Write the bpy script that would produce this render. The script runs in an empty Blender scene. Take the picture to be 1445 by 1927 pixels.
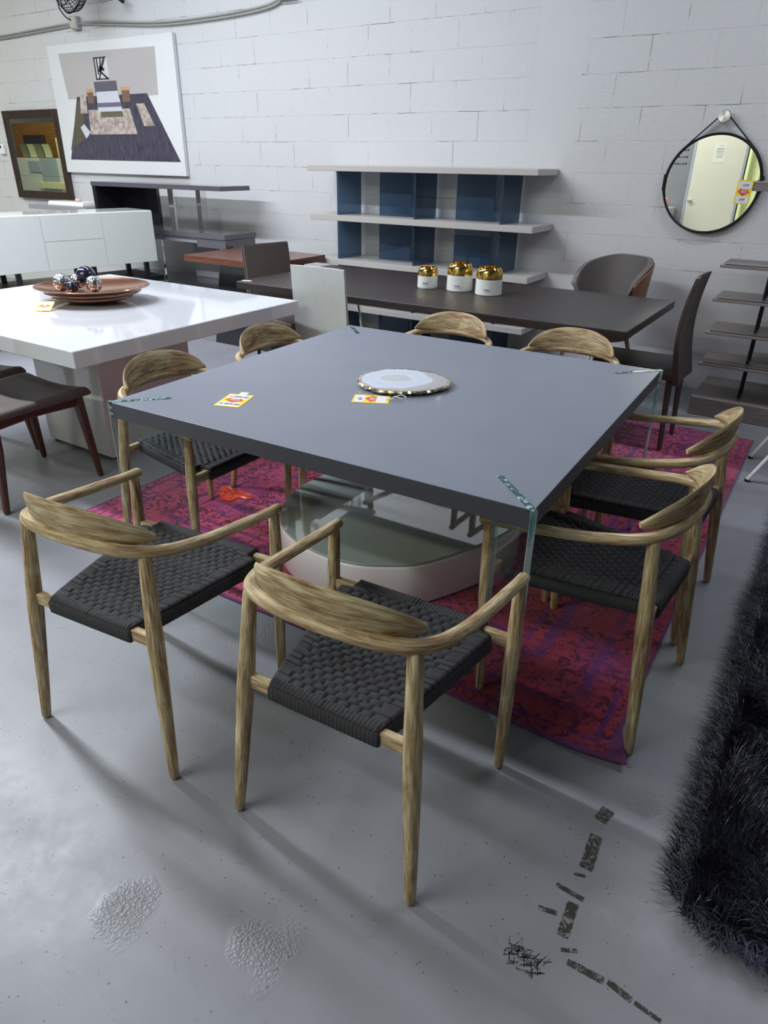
import bpy, bmesh, math, random
from mathutils import Vector, Matrix
PI = math.pi
rnd = random.Random(7)
sc = bpy.context.scene
COL = sc.collection

# ------------------------------------------------------------------ camera
def make_camera():
    px, py, pz, yaw, pitch, roll, f = 1.2579, -2.1304, 1.4779, 0.5685, 0.4748, 0.0140, 1282.84
    cy, sy, cp, sp = math.cos(yaw), math.sin(yaw), math.cos(pitch), math.sin(pitch)
    fw = Vector((-sy * cp, cy * cp, -sp)); r = Vector((cy, sy, 0)); u = r.cross(fw)
    cr, sr = math.cos(roll), math.sin(roll)
    r2 = r * cr + u * sr; u2 = u * cr - r * sr
    m = Matrix((r2, u2, -fw)).transposed().to_4x4()
    m.translation = (px, py, pz)
    cam = bpy.data.cameras.new('camera'); o = bpy.data.objects.new('camera', cam)
    COL.objects.link(o); o.matrix_world = m
    cam.sensor_fit = 'HORIZONTAL'; cam.sensor_width = 36; cam.lens = f * 36 / 1445
    cam.clip_start = 0.05; cam.clip_end = 100
    sc.camera = o
make_camera()

# ------------------------------------------------------------------ light and exposure
sc.view_settings.view_transform = 'Standard'
sc.view_settings.look = 'None'
sc.view_settings.gamma = 1
sc.view_settings.use_curve_mapping = False
sc.view_settings.exposure = 0.17
w = bpy.data.worlds.new('world'); sc.world = w; w.use_nodes = True
w.node_tree.nodes['Background'].inputs[0].default_value = (0.75, 0.82, 1.0, 1)
w.node_tree.nodes['Background'].inputs[1].default_value = 0.12

def area(name, loc, size, power, color, rot=(0, 0, 0)):
    l = bpy.data.lights.new(name, 'AREA'); l.shape = 'RECTANGLE'
    l.size, l.size_y = size; l.energy = power; l.color = color
    o = bpy.data.objects.new(name, l); COL.objects.link(o)
    o.location = loc; o.rotation_euler = rot
    return o
COOL = (0.88, 0.92, 1.0); GREENY = (1.0, 0.99, 0.74)
# fluorescent strip rows under the ceiling (all strips run along x)
area('strip_light', (-4.4, -0.55, 3.7), (4.4, 0.18), 285, COOL)
area('strip_light', (-3.4, 1.5, 3.9), (4.6, 0.2), 62, COOL)
area('strip_light', (1.9, 1.9, 3.9), (2.6, 0.2), 42, COOL)
area('strip_light', (-1.2, -3.3, 3.8), (3.0, 0.2), 48, COOL)
area('strip_light', (-2.4, -4.2, 3.5), (3.0, 0.25), 85, GREENY)
area('strip_light', (-10.5, 0.6, 3.9), (4.4, 0.3), 150, GREENY)

# ------------------------------------------------------------------ object helpers
def tag(o, label=None, cat=None, group=None, kind=None):
    if label: o['label'] = label
    if cat: o['category'] = cat
    if group: o['group'] = group
    if kind: o['kind'] = kind
    return o

def thing(name, label, cat, loc=(0, 0, 0), rz=0.0, group=None):
    o = bpy.data.objects.new(name, None); COL.objects.link(o)
    o.empty_display_size = 0.1
    o.location = loc; o.rotation_euler = (0, 0, rz)
    return tag(o, label, cat, group)

def copy_tree(o, parent=None):
    c = o.copy(); COL.objects.link(c); c.parent = parent
    for ch in list(o.children):
        copy_tree(ch, c)
    return c

class MB:
    """collects geometry, links it as one mesh object"""
    def __init__(s): s.v = []; s.f = []; s.uv = {}; s.mi = []; s.sm = []
    def add(s, vs, fs, uvs=None, mi=0, smooth=True):
        b = len(s.v); s.v += [tuple(p) for p in vs]
        for i, f in enumerate(fs):
            if uvs is not None: s.uv[len(s.f)] = uvs[i]
            s.f.append(tuple(b + k for k in f)); s.mi.append(mi); s.sm.append(smooth)
        return s
    def box(s, x0, x1, y0, y1, z0, z1, bev=0.0, mi=0, rot=None, seg=2):
        if bev <= .006: seg = 1
        bm = bmesh.new(); bmesh.ops.create_cube(bm, size=1)
        for q in bm.verts:
            q.co = Vector(((x0 + x1) / 2 + q.co.x * (x1 - x0), (y0 + y1) / 2 + q.co.y * (y1 - y0), (z0 + z1) / 2 + q.co.z * (z1 - z0)))
        if bev > 0: bmesh.ops.bevel(bm, geom=bm.edges[:], offset=bev, segments=seg, profile=0.5, affect='EDGES')
        if rot is not None: bmesh.ops.transform(bm, matrix=rot, verts=bm.verts[:])
        s.addbm(bm, mi, False); return s
    def addbm(s, bm, mi=0, smooth=True):
        bm.verts.index_update()
        s.add([q.co[:] for q in bm.verts], [[q.index for q in f.verts] for f in bm.faces], None, mi, smooth); bm.free()
    def prism(s, pts, z0, z1, bev=0.0, mi=0, mat=None, smooth=False, seg=2):
        if bev <= .003: seg = 1
        bm = bmesh.new(); vs = [bm.verts.new((x, y, z0)) for x, y in pts]
        f = bm.faces.new(vs); bm.normal_update()
        if f.normal.z > 0: f.normal_flip()
        r = bmesh.ops.extrude_face_region(bm, geom=[f])
        for q in [g for g in r['geom'] if isinstance(g, bmesh.types.BMVert)]: q.co.z = z1
        bmesh.ops.recalc_face_normals(bm, faces=bm.faces[:])
        if bev > 0:
            es = [e for e in bm.edges if abs(e.verts[0].co.z - e.verts[1].co.z) < 1e-6]
            bmesh.ops.bevel(bm, geom=es, offset=bev, segments=seg, profile=0.5, affect='EDGES')
        if mat is not None: bmesh.ops.transform(bm, matrix=mat, verts=bm.verts[:])
        s.addbm(bm, mi, smooth); return s
    def sweep(s, path, rad, n=12, up=Vector((0, 0, 1)), mi=0, cap=True, u0=0.0):
        """tube along path; rad = float or list of (r_side, r_up); uv = (around, along) in metres"""
        P = [Vector(p) for p in path]; N = len(P)
        R = [rad] * N if not isinstance(rad, (list, tuple)) else list(rad)
        R = [(r, r) if not isinstance(r, (list, tuple)) else r for r in R]
        if cap:   # rounded ends
            d0 = (P[0] - P[1]).normalized(); d1 = (P[-1] - P[-2]).normalized()
            r0 = min(R[0]); r1 = min(R[-1])
            pre = [(P[0] + d0 * r0 * a, (R[0][0] * b, R[0][1] * b)) for a, b in ((.75, .35), (.55, .7), (.25, .93))]
            post = [(P[-1] + d1 * r1 * a, (R[-1][0] * b, R[-1][1] * b)) for a, b in ((.25, .93), (.55, .7), (.75, .35))]
            P = [a for a, _ in pre] + P + [a for a, _ in post]; R = [b for _, b in pre] + R + [b for _, b in post]; N += 6
        vs = []; L = [0.0]
        for i in range(1, N): L.append(L[-1] + (P[i] - P[i - 1]).length)
        for i in range(N):
            t = (P[min(i + 1, N - 1)] - P[max(i - 1, 0)]).normalized()
            side = t.cross(up)
            if side.length < .1: side = t.cross(Vector((0, 1, 0)))
            side.normalize(); uu = side.cross(t).normalized()
            for k in range(n):
                a = 2 * PI * k / n
                vs.append(P[i] + side * math.cos(a) * R[i][0] + uu * math.sin(a) * R[i][1])
        fs = []; uvs = []; rm = max(max(r) for r in R)
        for i in range(N - 1):
            for k in range(n):
                k2 = (k + 1) % n
                fs.append((i * n + k, i * n + k2, (i + 1) * n + k2, (i + 1) * n + k))
                ua, ub = u0 + k * 2 * PI * rm / n, u0 + (k + 1) * 2 * PI * rm / n
                uvs.append([(ua, L[i]), (ub, L[i]), (ub, L[i + 1]), (ua, L[i + 1])])
        fs.append(tuple(range(n))[::-1]); uvs.append([(u0, 0)] * n)
        fs.append(tuple((N - 1) * n + k for k in range(n))); uvs.append([(u0, L[-1])] * n)
        s.add(vs, fs, uvs, mi, True); return s
    def lathe(s, prof, n=32, c=(0, 0, 0), mi=0, wob=None):
        vs = []; N = len(prof)
        for r, z in prof:
            for k in range(n):
                a = 2 * PI * k / n; rr = r * (wob(a) if wob else 1)
                vs.append((c[0] + rr * math.cos(a), c[1] + rr * math.sin(a), c[2] + z))
        fs = [(i * n + k, i * n + (k + 1) % n, (i + 1) * n + (k + 1) % n, (i + 1) * n + k) for i in range(N - 1) for k in range(n)]
        if prof[0][0] > 1e-5: fs.append(tuple(range(n))[::-1])
        if prof[-1][0] > 1e-5: fs.append(tuple((N - 1) * n + k for k in range(n)))
        s.add(vs, fs, None, mi, True); return s
    def grid(s, fn, nu, nv, mi=0, uvf=None, flip=False):
        vs = [fn(i / nu, j / nv) for j in range(nv + 1) for i in range(nu + 1)]
        fs = []; uvs = []
        for j in range(nv):
            for i in range(nu):
                a = j * (nu + 1) + i; q = (a, a + 1, a + nu + 2, a + nu + 1)
                fs.append(q[::-1] if flip else q)
                if uvf:
                    c = [(i, j), (i + 1, j), (i + 1, j + 1), (i, j + 1)]
                    if flip: c = c[::-1]
                    uvs.append([uvf(x / nu, y / nv) for x, y in c])
        s.add(vs, fs, uvs if uvf else None, mi, True); return s
    def build(s, name, mats, parent=None, label=None, cat=None, group=None, kind=None, sharp=35, loc=None, rot=None):
        me = bpy.data.meshes.new(name); me.from_pydata(s.v, [], s.f)
        if not isinstance(mats, (list, tuple)): mats = [mats]
        for m in mats: me.materials.append(m)
        me.polygons.foreach_set('material_index', s.mi)
        me.polygons.foreach_set('use_smooth', [True] * len(s.f))
        if s.uv:
            uvl = me.uv_layers.new(name='UVMap')
            for pi_, p in enumerate(me.polygons):
                if pi_ in s.uv:
                    for k, li in enumerate(p.loop_indices): uvl.data[li].uv = s.uv[pi_][k]
        me.validate(); me.update()
        try: me.set_sharp_from_angle(angle=math.radians(sharp))
        except Exception: pass
        o = bpy.data.objects.new(name, me); COL.objects.link(o)
        if parent is not None: o.parent = parent
        if loc is not None: o.location = loc
        if rot is not None: o.rotation_euler = rot
        return tag(o, label, cat, group, kind)

def catmull(pts, n=6):
    P = [Vector(p) for p in pts]; out = []
    Q = [P[0] * 2 - P[1]] + P + [P[-1] * 2 - P[-2]]
    for i in range(1, len(Q) - 2):
        for k in range(n):
            t = k / n; a, b, c, d = Q[i - 1], Q[i], Q[i + 1], Q[i + 2]
            out.append(0.5 * ((2 * b) + (c - a) * t + (2 * a - 5 * b + 4 * c - d) * t * t + (3 * b - a - 3 * c + d) * t ** 3))
    out.append(P[-1]); return out

def closed_catmull(pts, n=6):
    P = [Vector((p[0], p[1], 0)) for p in pts]; N = len(P); out = []
    for i in range(N):
        a, b, c, d = P[i - 1], P[i], P[(i + 1) % N], P[(i + 2) % N]
        for k in range(n):
            t = k / n
            q = 0.5 * ((2 * b) + (c - a) * t + (2 * a - 5 * b + 4 * c - d) * t * t + (3 * b - a - 3 * c + d) * t ** 3)
            out.append((q.x, q.y))
    return out

def text_mesh(txt, size, mat, parent, loc, rot=(0, 0, 0), name='lettering', extrude=0.0002, align='CENTER', shear=0.0, sx=1.0):
    cu = bpy.data.curves.new(name, 'FONT'); cu.body = txt; cu.size = size; cu.extrude = extrude
    cu.align_x = align; cu.align_y = 'CENTER'; cu.shear = shear; cu.offset = size * 0.012
    t = bpy.data.objects.new(name, cu); COL.objects.link(t)
    bpy.context.view_layer.update()
    me = bpy.data.meshes.new_from_object(t.evaluated_get(bpy.context.evaluated_depsgraph_get()))
    COL.objects.unlink(t); bpy.data.objects.remove(t)
    me.materials.clear(); me.materials.append(mat)
    o = bpy.data.objects.new(name, me); COL.objects.link(o); o.parent = parent
    o.location = loc; o.rotation_euler = rot; o.scale = (sx, 1, 1)
    return o

# ------------------------------------------------------------------ material helpers
def newmat(name):
    m = bpy.data.materials.new(name); m.use_nodes = True
    nt = m.node_tree; b = nt.nodes['Principled BSDF']
    return m, nt, b
def nd(nt, typ, **kw):
    n = nt.nodes.new(typ)
    for k, v in kw.items():
        if k.startswith('i_'): n.inputs[k[2:].replace('_', ' ')].default_value = v
        else: setattr(n, k, v)
    return n
def lk(nt, a, b): nt.links.new(a, b)
def ramp(nt, fac, stops, interp='LINEAR'):
    r = nt.nodes.new('ShaderNodeValToRGB'); r.color_ramp.interpolation = interp
    e = r.color_ramp.elements
    while len(e) < len(stops): e.new(0.5)
    for i, (p, c) in enumerate(stops):
        e[i].position = p; e[i].color = (c[0], c[1], c[2], 1) if len(c) == 3 else c
    lk(nt, fac, r.inputs[0]); return r
def mixc(nt, fac, a, b, mode='MIX'):
    m = nt.nodes.new('ShaderNodeMix'); m.data_type = 'RGBA'; m.blend_type = mode
    for s_, v in ((0, fac), (6, a), (7, b)):
        if hasattr(v, 'links'): lk(nt, v, m.inputs[s_])
        elif s_ == 0: m.inputs[0].default_value = v
        else: m.inputs[s_].default_value = (*v, 1)
    return m.outputs[2]
def mth(nt, op, a, b=None, c=None):
    m = nt.nodes.new('ShaderNodeMath'); m.operation = op
    for i, v in enumerate((a, b, c)):
        if v is None: continue
        if hasattr(v, 'links'): lk(nt, v, m.inputs[i])
        else: m.inputs[i].default_value = v
    return m.outputs[0]
def noise(nt, vec, scale, detail=2, rough=.5, dist=0.0):
    n = nt.nodes.new('ShaderNodeTexNoise'); n.inputs['Scale'].default_value = scale
    n.inputs['Detail'].default_value = detail; n.inputs['Roughness'].default_value = rough
    n.inputs['Distortion'].default_value = dist
    if vec is not None: lk(nt, vec, n.inputs['Vector'])
    return n.outputs['Fac']
def mapping(nt, vec, scale=(1, 1, 1), loc=(0, 0, 0), rot=(0, 0, 0)):
    m = nt.nodes.new('ShaderNodeMapping'); lk(nt, vec, m.inputs['Vector'])
    m.inputs['Scale'].default_value = scale; m.inputs['Location'].default_value = loc; m.inputs['Rotation'].default_value = rot
    return m.outputs[0]
def objco(nt): return nt.nodes.new('ShaderNodeTexCoord').outputs['Object']
def uvco(nt): return nt.nodes.new('ShaderNodeTexCoord').outputs['UV']
def bump(nt, b, h, strength=.3, dist=.01):
    n = nt.nodes.new('ShaderNodeBump'); n.inputs['Strength'].default_value = strength
    n.inputs['Distance'].default_value = dist; lk(nt, h, n.inputs['Height']); lk(nt, n.outputs[0], b.inputs['Normal'])
    return n
def plain(name, col, rough=.5, metal=0.0, nz=0.06, scale=30, coat=0.0, spec=.5, bmp=0.0):
    """solid paint / plastic / metal with a slight procedural variation"""
    m, nt, b = newmat(name)
    co = objco(nt); n = noise(nt, co, scale, 3)
    a = tuple(max(0, c * (1 - nz)) for c in col); d = tuple(min(1, c * (1 + nz)) for c in col)
    lk(nt, ramp(nt, n, [(.3, a), (.7, d)]).outputs[0], b.inputs['Base Color'])
    b.inputs['Roughness'].default_value = rough; b.inputs['Metallic'].default_value = metal
    b.inputs['Coat Weight'].default_value = coat; b.inputs['Coat Roughness'].default_value = .04
    b.inputs['Specular IOR Level'].default_value = spec
    if bmp: bump(nt, b, noise(nt, co, scale * 6, 2), bmp, .002)
    return m

def weathered_wood():
    m, nt, b = newmat('weathered_teak')
    oi = nt.nodes.new('ShaderNodeObjectInfo'); uv = uvco(nt)
    off = nt.nodes.new('ShaderNodeCombineXYZ'); lk(nt, mth(nt, 'MULTIPLY', oi.outputs['Random'], 37.0), off.inputs[2])
    ad = nt.nodes.new('ShaderNodeVectorMath'); ad.operation = 'ADD'; lk(nt, uv, ad.inputs[0]); lk(nt, off.outputs[0], ad.inputs[1])
    v = ad.outputs[0]
    fine = noise(nt, mapping(nt, v, (230, 13, 1)), 1, 4, .6, .3)
    big = noise(nt, mapping(nt, v, (60, 9, 1)), 1, 3, .6, .5)
    wide = noise(nt, mapping(nt, v, (14, 3.5, 1)), 1, 2, .5)
    c1 = ramp(nt, fine, [(.34, (.13, .062, .034)), (.45, (.31, .18, .09)), (.52, (.48, .36, .19)), (.62, (.72, .65, .42))])
    c2 = ramp(nt, big, [(.36, (.20, .095, .052)), (.5, (.42, .29, .15)), (.64, (.72, .65, .43))])
    c = mixc(nt, .5, c1.outputs[0], c2.outputs[0])
    c = mixc(nt, ramp(nt, wide, [(.45, (0, 0, 0)), (.75, (.4, .4, .4))]).outputs[0], c, (.46, .40, .22))
    lk(nt, c, b.inputs['Base Color']); b.inputs['Roughness'].default_value = .55
    b.inputs['Specular IOR Level'].default_value = .35
    bump(nt, b, fine, .35, .002)
    return m

def cord_mat():
    m, nt, b = newmat('charcoal_cord')
    co = objco(nt)
    wv = nd(nt, 'ShaderNodeTexWave', bands_direction='DIAGONAL'); wv.inputs['Scale'].default_value = 210
    wv.inputs['Distortion'].default_value = 2; wv.inputs['Detail'].default_value = 1; lk(nt, co, wv.inputs['Vector'])
    n = noise(nt, co, 400, 2)
    lk(nt, mixc(nt, wv.outputs['Fac'], (.020, .020, .022), (.066, .066, .072)), b.inputs['Base Color'])
    b.inputs['Roughness'].default_value = .62; b.inputs['Specular IOR Level'].default_value = .35
    bump(nt, b, mth(nt, 'ADD', wv.outputs['Fac'], n), .5, .0015)
    return m

def dark_wood(name, a, c, rough=.42, sc_=(1, 18, 18), coat=0.0):
    m, nt, b = newmat(name); co = objco(nt)
    n = noise(nt, mapping(nt, co, sc_), 4, 5, .65, .4)
    lk(nt, ramp(nt, n, [(.3, a), (.7, c)]).outputs[0], b.inputs['Base Color'])
    b.inputs['Roughness'].default_value = rough; b.inputs['Coat Weight'].default_value = coat
    bump(nt, b, n, .15, .002); return m

def wall_mat():
    m, nt, b = newmat('painted_block_wall')
    g = nt.nodes.new('ShaderNodeNewGeometry').outputs['Position']
    sp = nt.nodes.new('ShaderNodeSeparateXYZ'); lk(nt, g, sp.inputs[0])
    cb = nt.nodes.new('ShaderNodeCombineXYZ')
    wob = noise(nt, g, 3.0, 2)
    xx = mth(nt, 'ADD', sp.outputs[0], 0.395 + .4064 * 40); zz = mth(nt, 'ADD', sp.outputs[2], mth(nt, 'MULTIPLY', mth(nt, 'SUBTRACT', wob, .5), .012))
    lk(nt, xx, cb.inputs[0]); lk(nt, zz, cb.inputs[1])
    br = nt.nodes.new('ShaderNodeTexBrick'); lk(nt, cb.outputs[0], br.inputs['Vector'])
    br.offset = .5; br.offset_frequency = 2; br.inputs['Scale'].default_value = 1
    br.inputs['Brick Width'].default_value = .4064; br.inputs['Row Height'].default_value = .2032
    br.inputs['Mortar Size'].default_value = .0022; br.inputs['Mortar Smooth'].default_value = .3
    br.inputs['Color1'].default_value = (0, 0, 0, 1); br.inputs['Color2'].default_value = (0, 0, 0, 1); br.inputs['Mortar'].default_value = (1, 1, 1, 1)
    mort = br.outputs['Fac']
    up = mth(nt, 'GREATER_THAN', sp.outputs[2], .8128)          # smooth painted band below four courses
    pil = mth(nt, 'MULTIPLY', mth(nt, 'GREATER_THAN', sp.outputs[0], -.98), mth(nt, 'LESS_THAN', sp.outputs[0], -.64))
    blk = mth(nt, 'MULTIPLY', up, mth(nt, 'SUBTRACT', 1.0, pil))
    mort = mth(nt, 'MULTIPLY', mort, blk)
    crk = ramp(nt, noise(nt, g, 3.5, 3, .7), [(.50, (0, 0, 0)), (.60, (1, 1, 1))]).outputs[0]
    dark = mth(nt, 'MULTIPLY', mort, crk)
    pit = nd(nt, 'ShaderNodeTexVoronoi'); pit.inputs['Scale'].default_value = 26; lk(nt, g, pit.inputs['Vector'])
    pits = mth(nt, 'MULTIPLY', mth(nt, 'LESS_THAN', pit.outputs['Distance'], .09), mth(nt, 'GREATER_THAN', noise(nt, g, 11, 2), .60))
    pits = mth(nt, 'MULTIPLY', pits, blk)
    base = mixc(nt, noise(nt, g, 1.2, 4), (.60, .61, .625), (.66, .67, .685))
    c = mixc(nt, mth(nt, 'MULTIPLY', mort, .10), base, (.42, .42, .44))
    c = mixc(nt, mth(nt, 'MULTIPLY', dark, .85), c, (.10, .10, .11))
    c = mixc(nt, mth(nt, 'MULTIPLY', pits, .6), c, (.18, .18, .19))
    lk(nt, c, b.inputs['Base Color']); b.inputs['Roughness'].default_value = .45
    fine = noise(nt, g, 70, 4, .7)
    h = mth(nt, 'SUBTRACT', mth(nt, 'MULTIPLY', mth(nt, 'MULTIPLY', fine, .45), mth(nt, 'ADD', mth(nt, 'MULTIPLY', blk, .9), .1)), mth(nt, 'MULTIPLY', mort, .28))
    bump(nt, b, h, .6, .009)
    return m

def floor_mat():
    m, nt, b = newmat('grey_epoxy_floor')
    g = nt.nodes.new('ShaderNodeNewGeometry').outputs['Position']
    big = noise(nt, g, 1.3, 5, .6); med = noise(nt, g, 9, 5, .65, .4)
    c = mixc(nt, big, (.205, .212, .238), (.285, .292, .325))
    c = mixc(nt, mth(nt, 'MULTIPLY', med, .40), c, (.34, .345, .375))
    stn = ramp(nt, noise(nt, g, 26, 5, .75, .8), [(.60, (0, 0, 0)), (.68, (.35, .35, .35))]).outputs[0]
    c = mixc(nt, stn, c, (.15, .15, .155))
    vo = nd(nt, 'ShaderNodeTexVoronoi'); vo.inputs['Scale'].default_value = 48; lk(nt, g, vo.inputs['Vector'])
    sp_ = mth(nt, 'MULTIPLY', mth(nt, 'LESS_THAN', vo.outputs['Distance'], .10), mth(nt, 'GREATER_THAN', noise(nt, g, 13, 2), .50))
    c = mixc(nt, mth(nt, 'MULTIPLY', sp_, .75), c, (.05, .05, .05))
    # fine pale scratches
    sc1 = noise(nt, mapping(nt, g, (2, 150, 1), rot=(0, 0, .5)), 1.0, 2, .5, .6)
    c = mixc(nt, ramp(nt, sc1, [(.66, (0, 0, 0)), (.69, (.13, .13, .13)), (.72, (0, 0, 0))]).outputs[0], c, (.46, .47, .5))
    # two blistered patches and one in front of the chairs
    def patch(cx, cy, r):
        d = nt.nodes.new('ShaderNodeVectorMath'); d.operation = 'DISTANCE'; lk(nt, g, d.inputs[0]); d.inputs[1].default_value = (cx, cy, 0)
        dd = mth(nt, 'ADD', d.outputs['Value'], mth(nt, 'MULTIPLY', mth(nt, 'SUBTRACT', noise(nt, g, 9, 2), .5), .14))
        return ramp(nt, mth(nt, 'DIVIDE', dd, r), [(.35, (1, 1, 1)), (1.0, (0, 0, 0))]).outputs[0]
    ps = mth(nt, 'MAXIMUM', mth(nt, 'MAXIMUM', patch(.285, -1.645, .072), patch(.59, -1.53, .085)), mth(nt, 'MAXIMUM', patch(-.12, -.76, .09), patch(1.15, -.72, .06)))
    v2 = nd(nt, 'ShaderNodeTexVoronoi'); v2.inputs['Scale'].default_value = 150; lk(nt, g, v2.inputs['Vector'])
    lk(nt, c, b.inputs['Base Color'])
    lk(nt, ramp(nt, noise(nt, g, 5, 5, .7), [(.3, (.30, .30, .30)), (.7, (.48, .48, .48))]).outputs[0], b.inputs['Roughness'])
    b.inputs['Specular IOR Level'].default_value = .40
    h = mth(nt, 'ADD', mth(nt, 'MULTIPLY', mth(nt, 'MULTIPLY', v2.outputs['Distance'], ps), 2.2), mth(nt, 'MULTIPLY', med, .16))
    v3 = nd(nt, 'ShaderNodeTexVoronoi'); v3.inputs['Scale'].default_value = 48; lk(nt, g, v3.inputs['Vector'])
    chip = mth(nt, 'MULTIPLY', mth(nt, 'LESS_THAN', v3.outputs['Distance'], .16), mth(nt, 'GREATER_THAN', noise(nt, g, 6, 2), .60))
    h = mth(nt, 'ADD', h, mth(nt, 'MULTIPLY', chip, .9))
    h = mth(nt, 'SUBTRACT', h, mth(nt, 'MULTIPLY', sp_, .5))
    bump(nt, b, h, .35, .004)
    return m

def rug_mat():
    m, nt, b = newmat('overdyed_rug_pile')
    g = objco(nt); s = nt.nodes.new('ShaderNodeSeparateXYZ'); lk(nt, g, s.inputs[0])
    # distance to the nearest rug edge (object origin = centre, half sizes 1.25 x 1.49)
    ex = mth(nt, 'SUBTRACT', 1.25, mth(nt, 'ABSOLUTE', s.outputs[0])); ey = mth(nt, 'SUBTRACT', 1.49, mth(nt, 'ABSOLUTE', s.outputs[1]))
    e = mth(nt, 'MINIMUM', ex, ey)
    n1 = noise(nt, g, 2.2, 5, .6); red = ramp(nt, n1, [(.30, (.60, .060, .11)), (.52, (.66, .10, .23)), (.72, (.56, .14, .38))]).outputs[0]
    dye_and_light = ramp(nt, mth(nt, 'ADD', s.outputs[0], mth(nt, 'MULTIPLY', s.outputs[1], -.35)), [(.25, (0, 0, 0)), (1.0, (1, 1, 1))]).outputs[0]  # dye variation plus painted light falloff: darker red towards the right front
    red = mixc(nt, dye_and_light, red, (.40, .042, .080))
    ve = nt.nodes.new('ShaderNodeVectorMath'); ve.operation = 'ADD'; lk(nt, g, ve.inputs[0])
    wn = nt.nodes.new('ShaderNodeTexNoise'); wn.inputs['Scale'].default_value = 22; lk(nt, g, wn.inputs['Vector'])
    wsc = nt.nodes.new('ShaderNodeVectorMath'); wsc.operation = 'SCALE'; lk(nt, wn.outputs['Color'], wsc.inputs[0]); wsc.inputs['Scale'].default_value = .07
    lk(nt, wsc.outputs[0], ve.inputs[1])
    vo = nd(nt, 'ShaderNodeTexVoronoi', feature='DISTANCE_TO_EDGE'); vo.inputs['Scale'].default_value = 19; lk(nt, ve.outputs[0], vo.inputs['Vector'])
    vf = nd(nt, 'ShaderNodeTexVoronoi'); vf.inputs['Scale'].default_value = 30; lk(nt, ve.outputs[0], vf.inputs['Vector'])
    lines = ramp(nt, vo.outputs['Distance'], [(.05, (1, 1, 1)), (.11, (0, 0, 0))]).outputs[0]
    flo = ramp(nt, vf.outputs['Distance'], [(.26, (1, 1, 1)), (.36, (0, 0, 0))]).outputs[0]
    orn = mth(nt, 'MULTIPLY', mth(nt, 'MAXIMUM', mth(nt, 'MULTIPLY', lines, ramp(nt, noise(nt, g, 34, 2), [(.44, (0, 0, 0)), (.52, (1, 1, 1))]).outputs[0]), flo), ramp(nt, noise(nt, g, 6, 3), [(.36, (0, 0, 0)), (.50, (1, 1, 1))]).outputs[0])
    c = mixc(nt, mth(nt, 'MULTIPLY', orn, .95), red, (.07, .006, .045))
    # border bands
    ew = mth(nt, 'ADD', e, mth(nt, 'MULTIPLY', mth(nt, 'SUBTRACT', noise(nt, g, 30, 2), .5), .018))
    def band(p, w_):
        return mth(nt, 'LESS_THAN', mth(nt, 'ABSOLUTE', mth(nt, 'SUBTRACT', ew, p)), w_)
    bands = mth(nt, 'MAXIMUM', mth(nt, 'MAXIMUM', mth(nt, 'MAXIMUM', band(.05, .008), band(.15, .015)), band(.33, .018)), mth(nt, 'MAXIMUM', band(.40, .010), band(.56, .014)))
    fade = ramp(nt, noise(nt, g, 7, 4), [(.32, (.25, .25, .25)), (.6, (1, 1, 1))]).outputs[0]
    c = mixc(nt, mth(nt, 'MULTIPLY', mth(nt, 'MULTIPLY', bands, fade), .85), c, (.12, .025, .19))
    mag = ramp(nt, noise(nt, g, 3.4, 4, .6), [(.52, (0, 0, 0)), (.70, (.55, .55, .55))]).outputs[0]
    c = mixc(nt, mag, c, (.26, .06, .30))
    c = mixc(nt, ramp(nt, ew, [(.008, (1, 1, 1)), (.014, (0, 0, 0))]).outputs[0], c, (.17, .045, .17))
    st = noise(nt, mapping(nt, g, (12, 120, 1)), 1, 3, .6)
    c = mixc(nt, ramp(nt, st, [(.40, (.45, .45, .45)), (.55, (0, 0, 0))]).outputs[0], c, (.15, .014, .05))
    lk(nt, c, b.inputs['Base Color']); b.inputs['Roughness'].default_value = .95
    b.inputs['Sheen Weight'].default_value = .25; b.inputs['Specular IOR Level'].default_value = .1
    bump(nt, b, noise(nt, g, 260, 2, .7), .6, .004)
    return m

def glass_face_mat():
    m, nt, b = newmat('clear_glass_face')
    out = nt.nodes['Material Output']
    tr = nt.nodes.new('ShaderNodeBsdfTransparent'); tr.inputs[0].default_value = (.90, .955, .94, 1)
    gl = nt.nodes.new('ShaderNodeBsdfGlossy'); gl.inputs['Roughness'].default_value = .01
    fr = nt.nodes.new('ShaderNodeFresnel'); fr.inputs[0].default_value = 1.4
    gb = nt.nodes.new('ShaderNodeNewGeometry').outputs['Backfacing']
    mx = nt.nodes.new('ShaderNodeMixShader'); lk(nt, mth(nt, 'MULTIPLY', mth(nt, 'MULTIPLY', fr.outputs[0], .8), mth(nt, 'SUBTRACT', 1.0, gb)), mx.inputs[0])
    lk(nt, tr.outputs[0], mx.inputs[1]); lk(nt, gl.outputs[0], mx.inputs[2]); lk(nt, mx.outputs[0], out.inputs[0])
    return m
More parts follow.
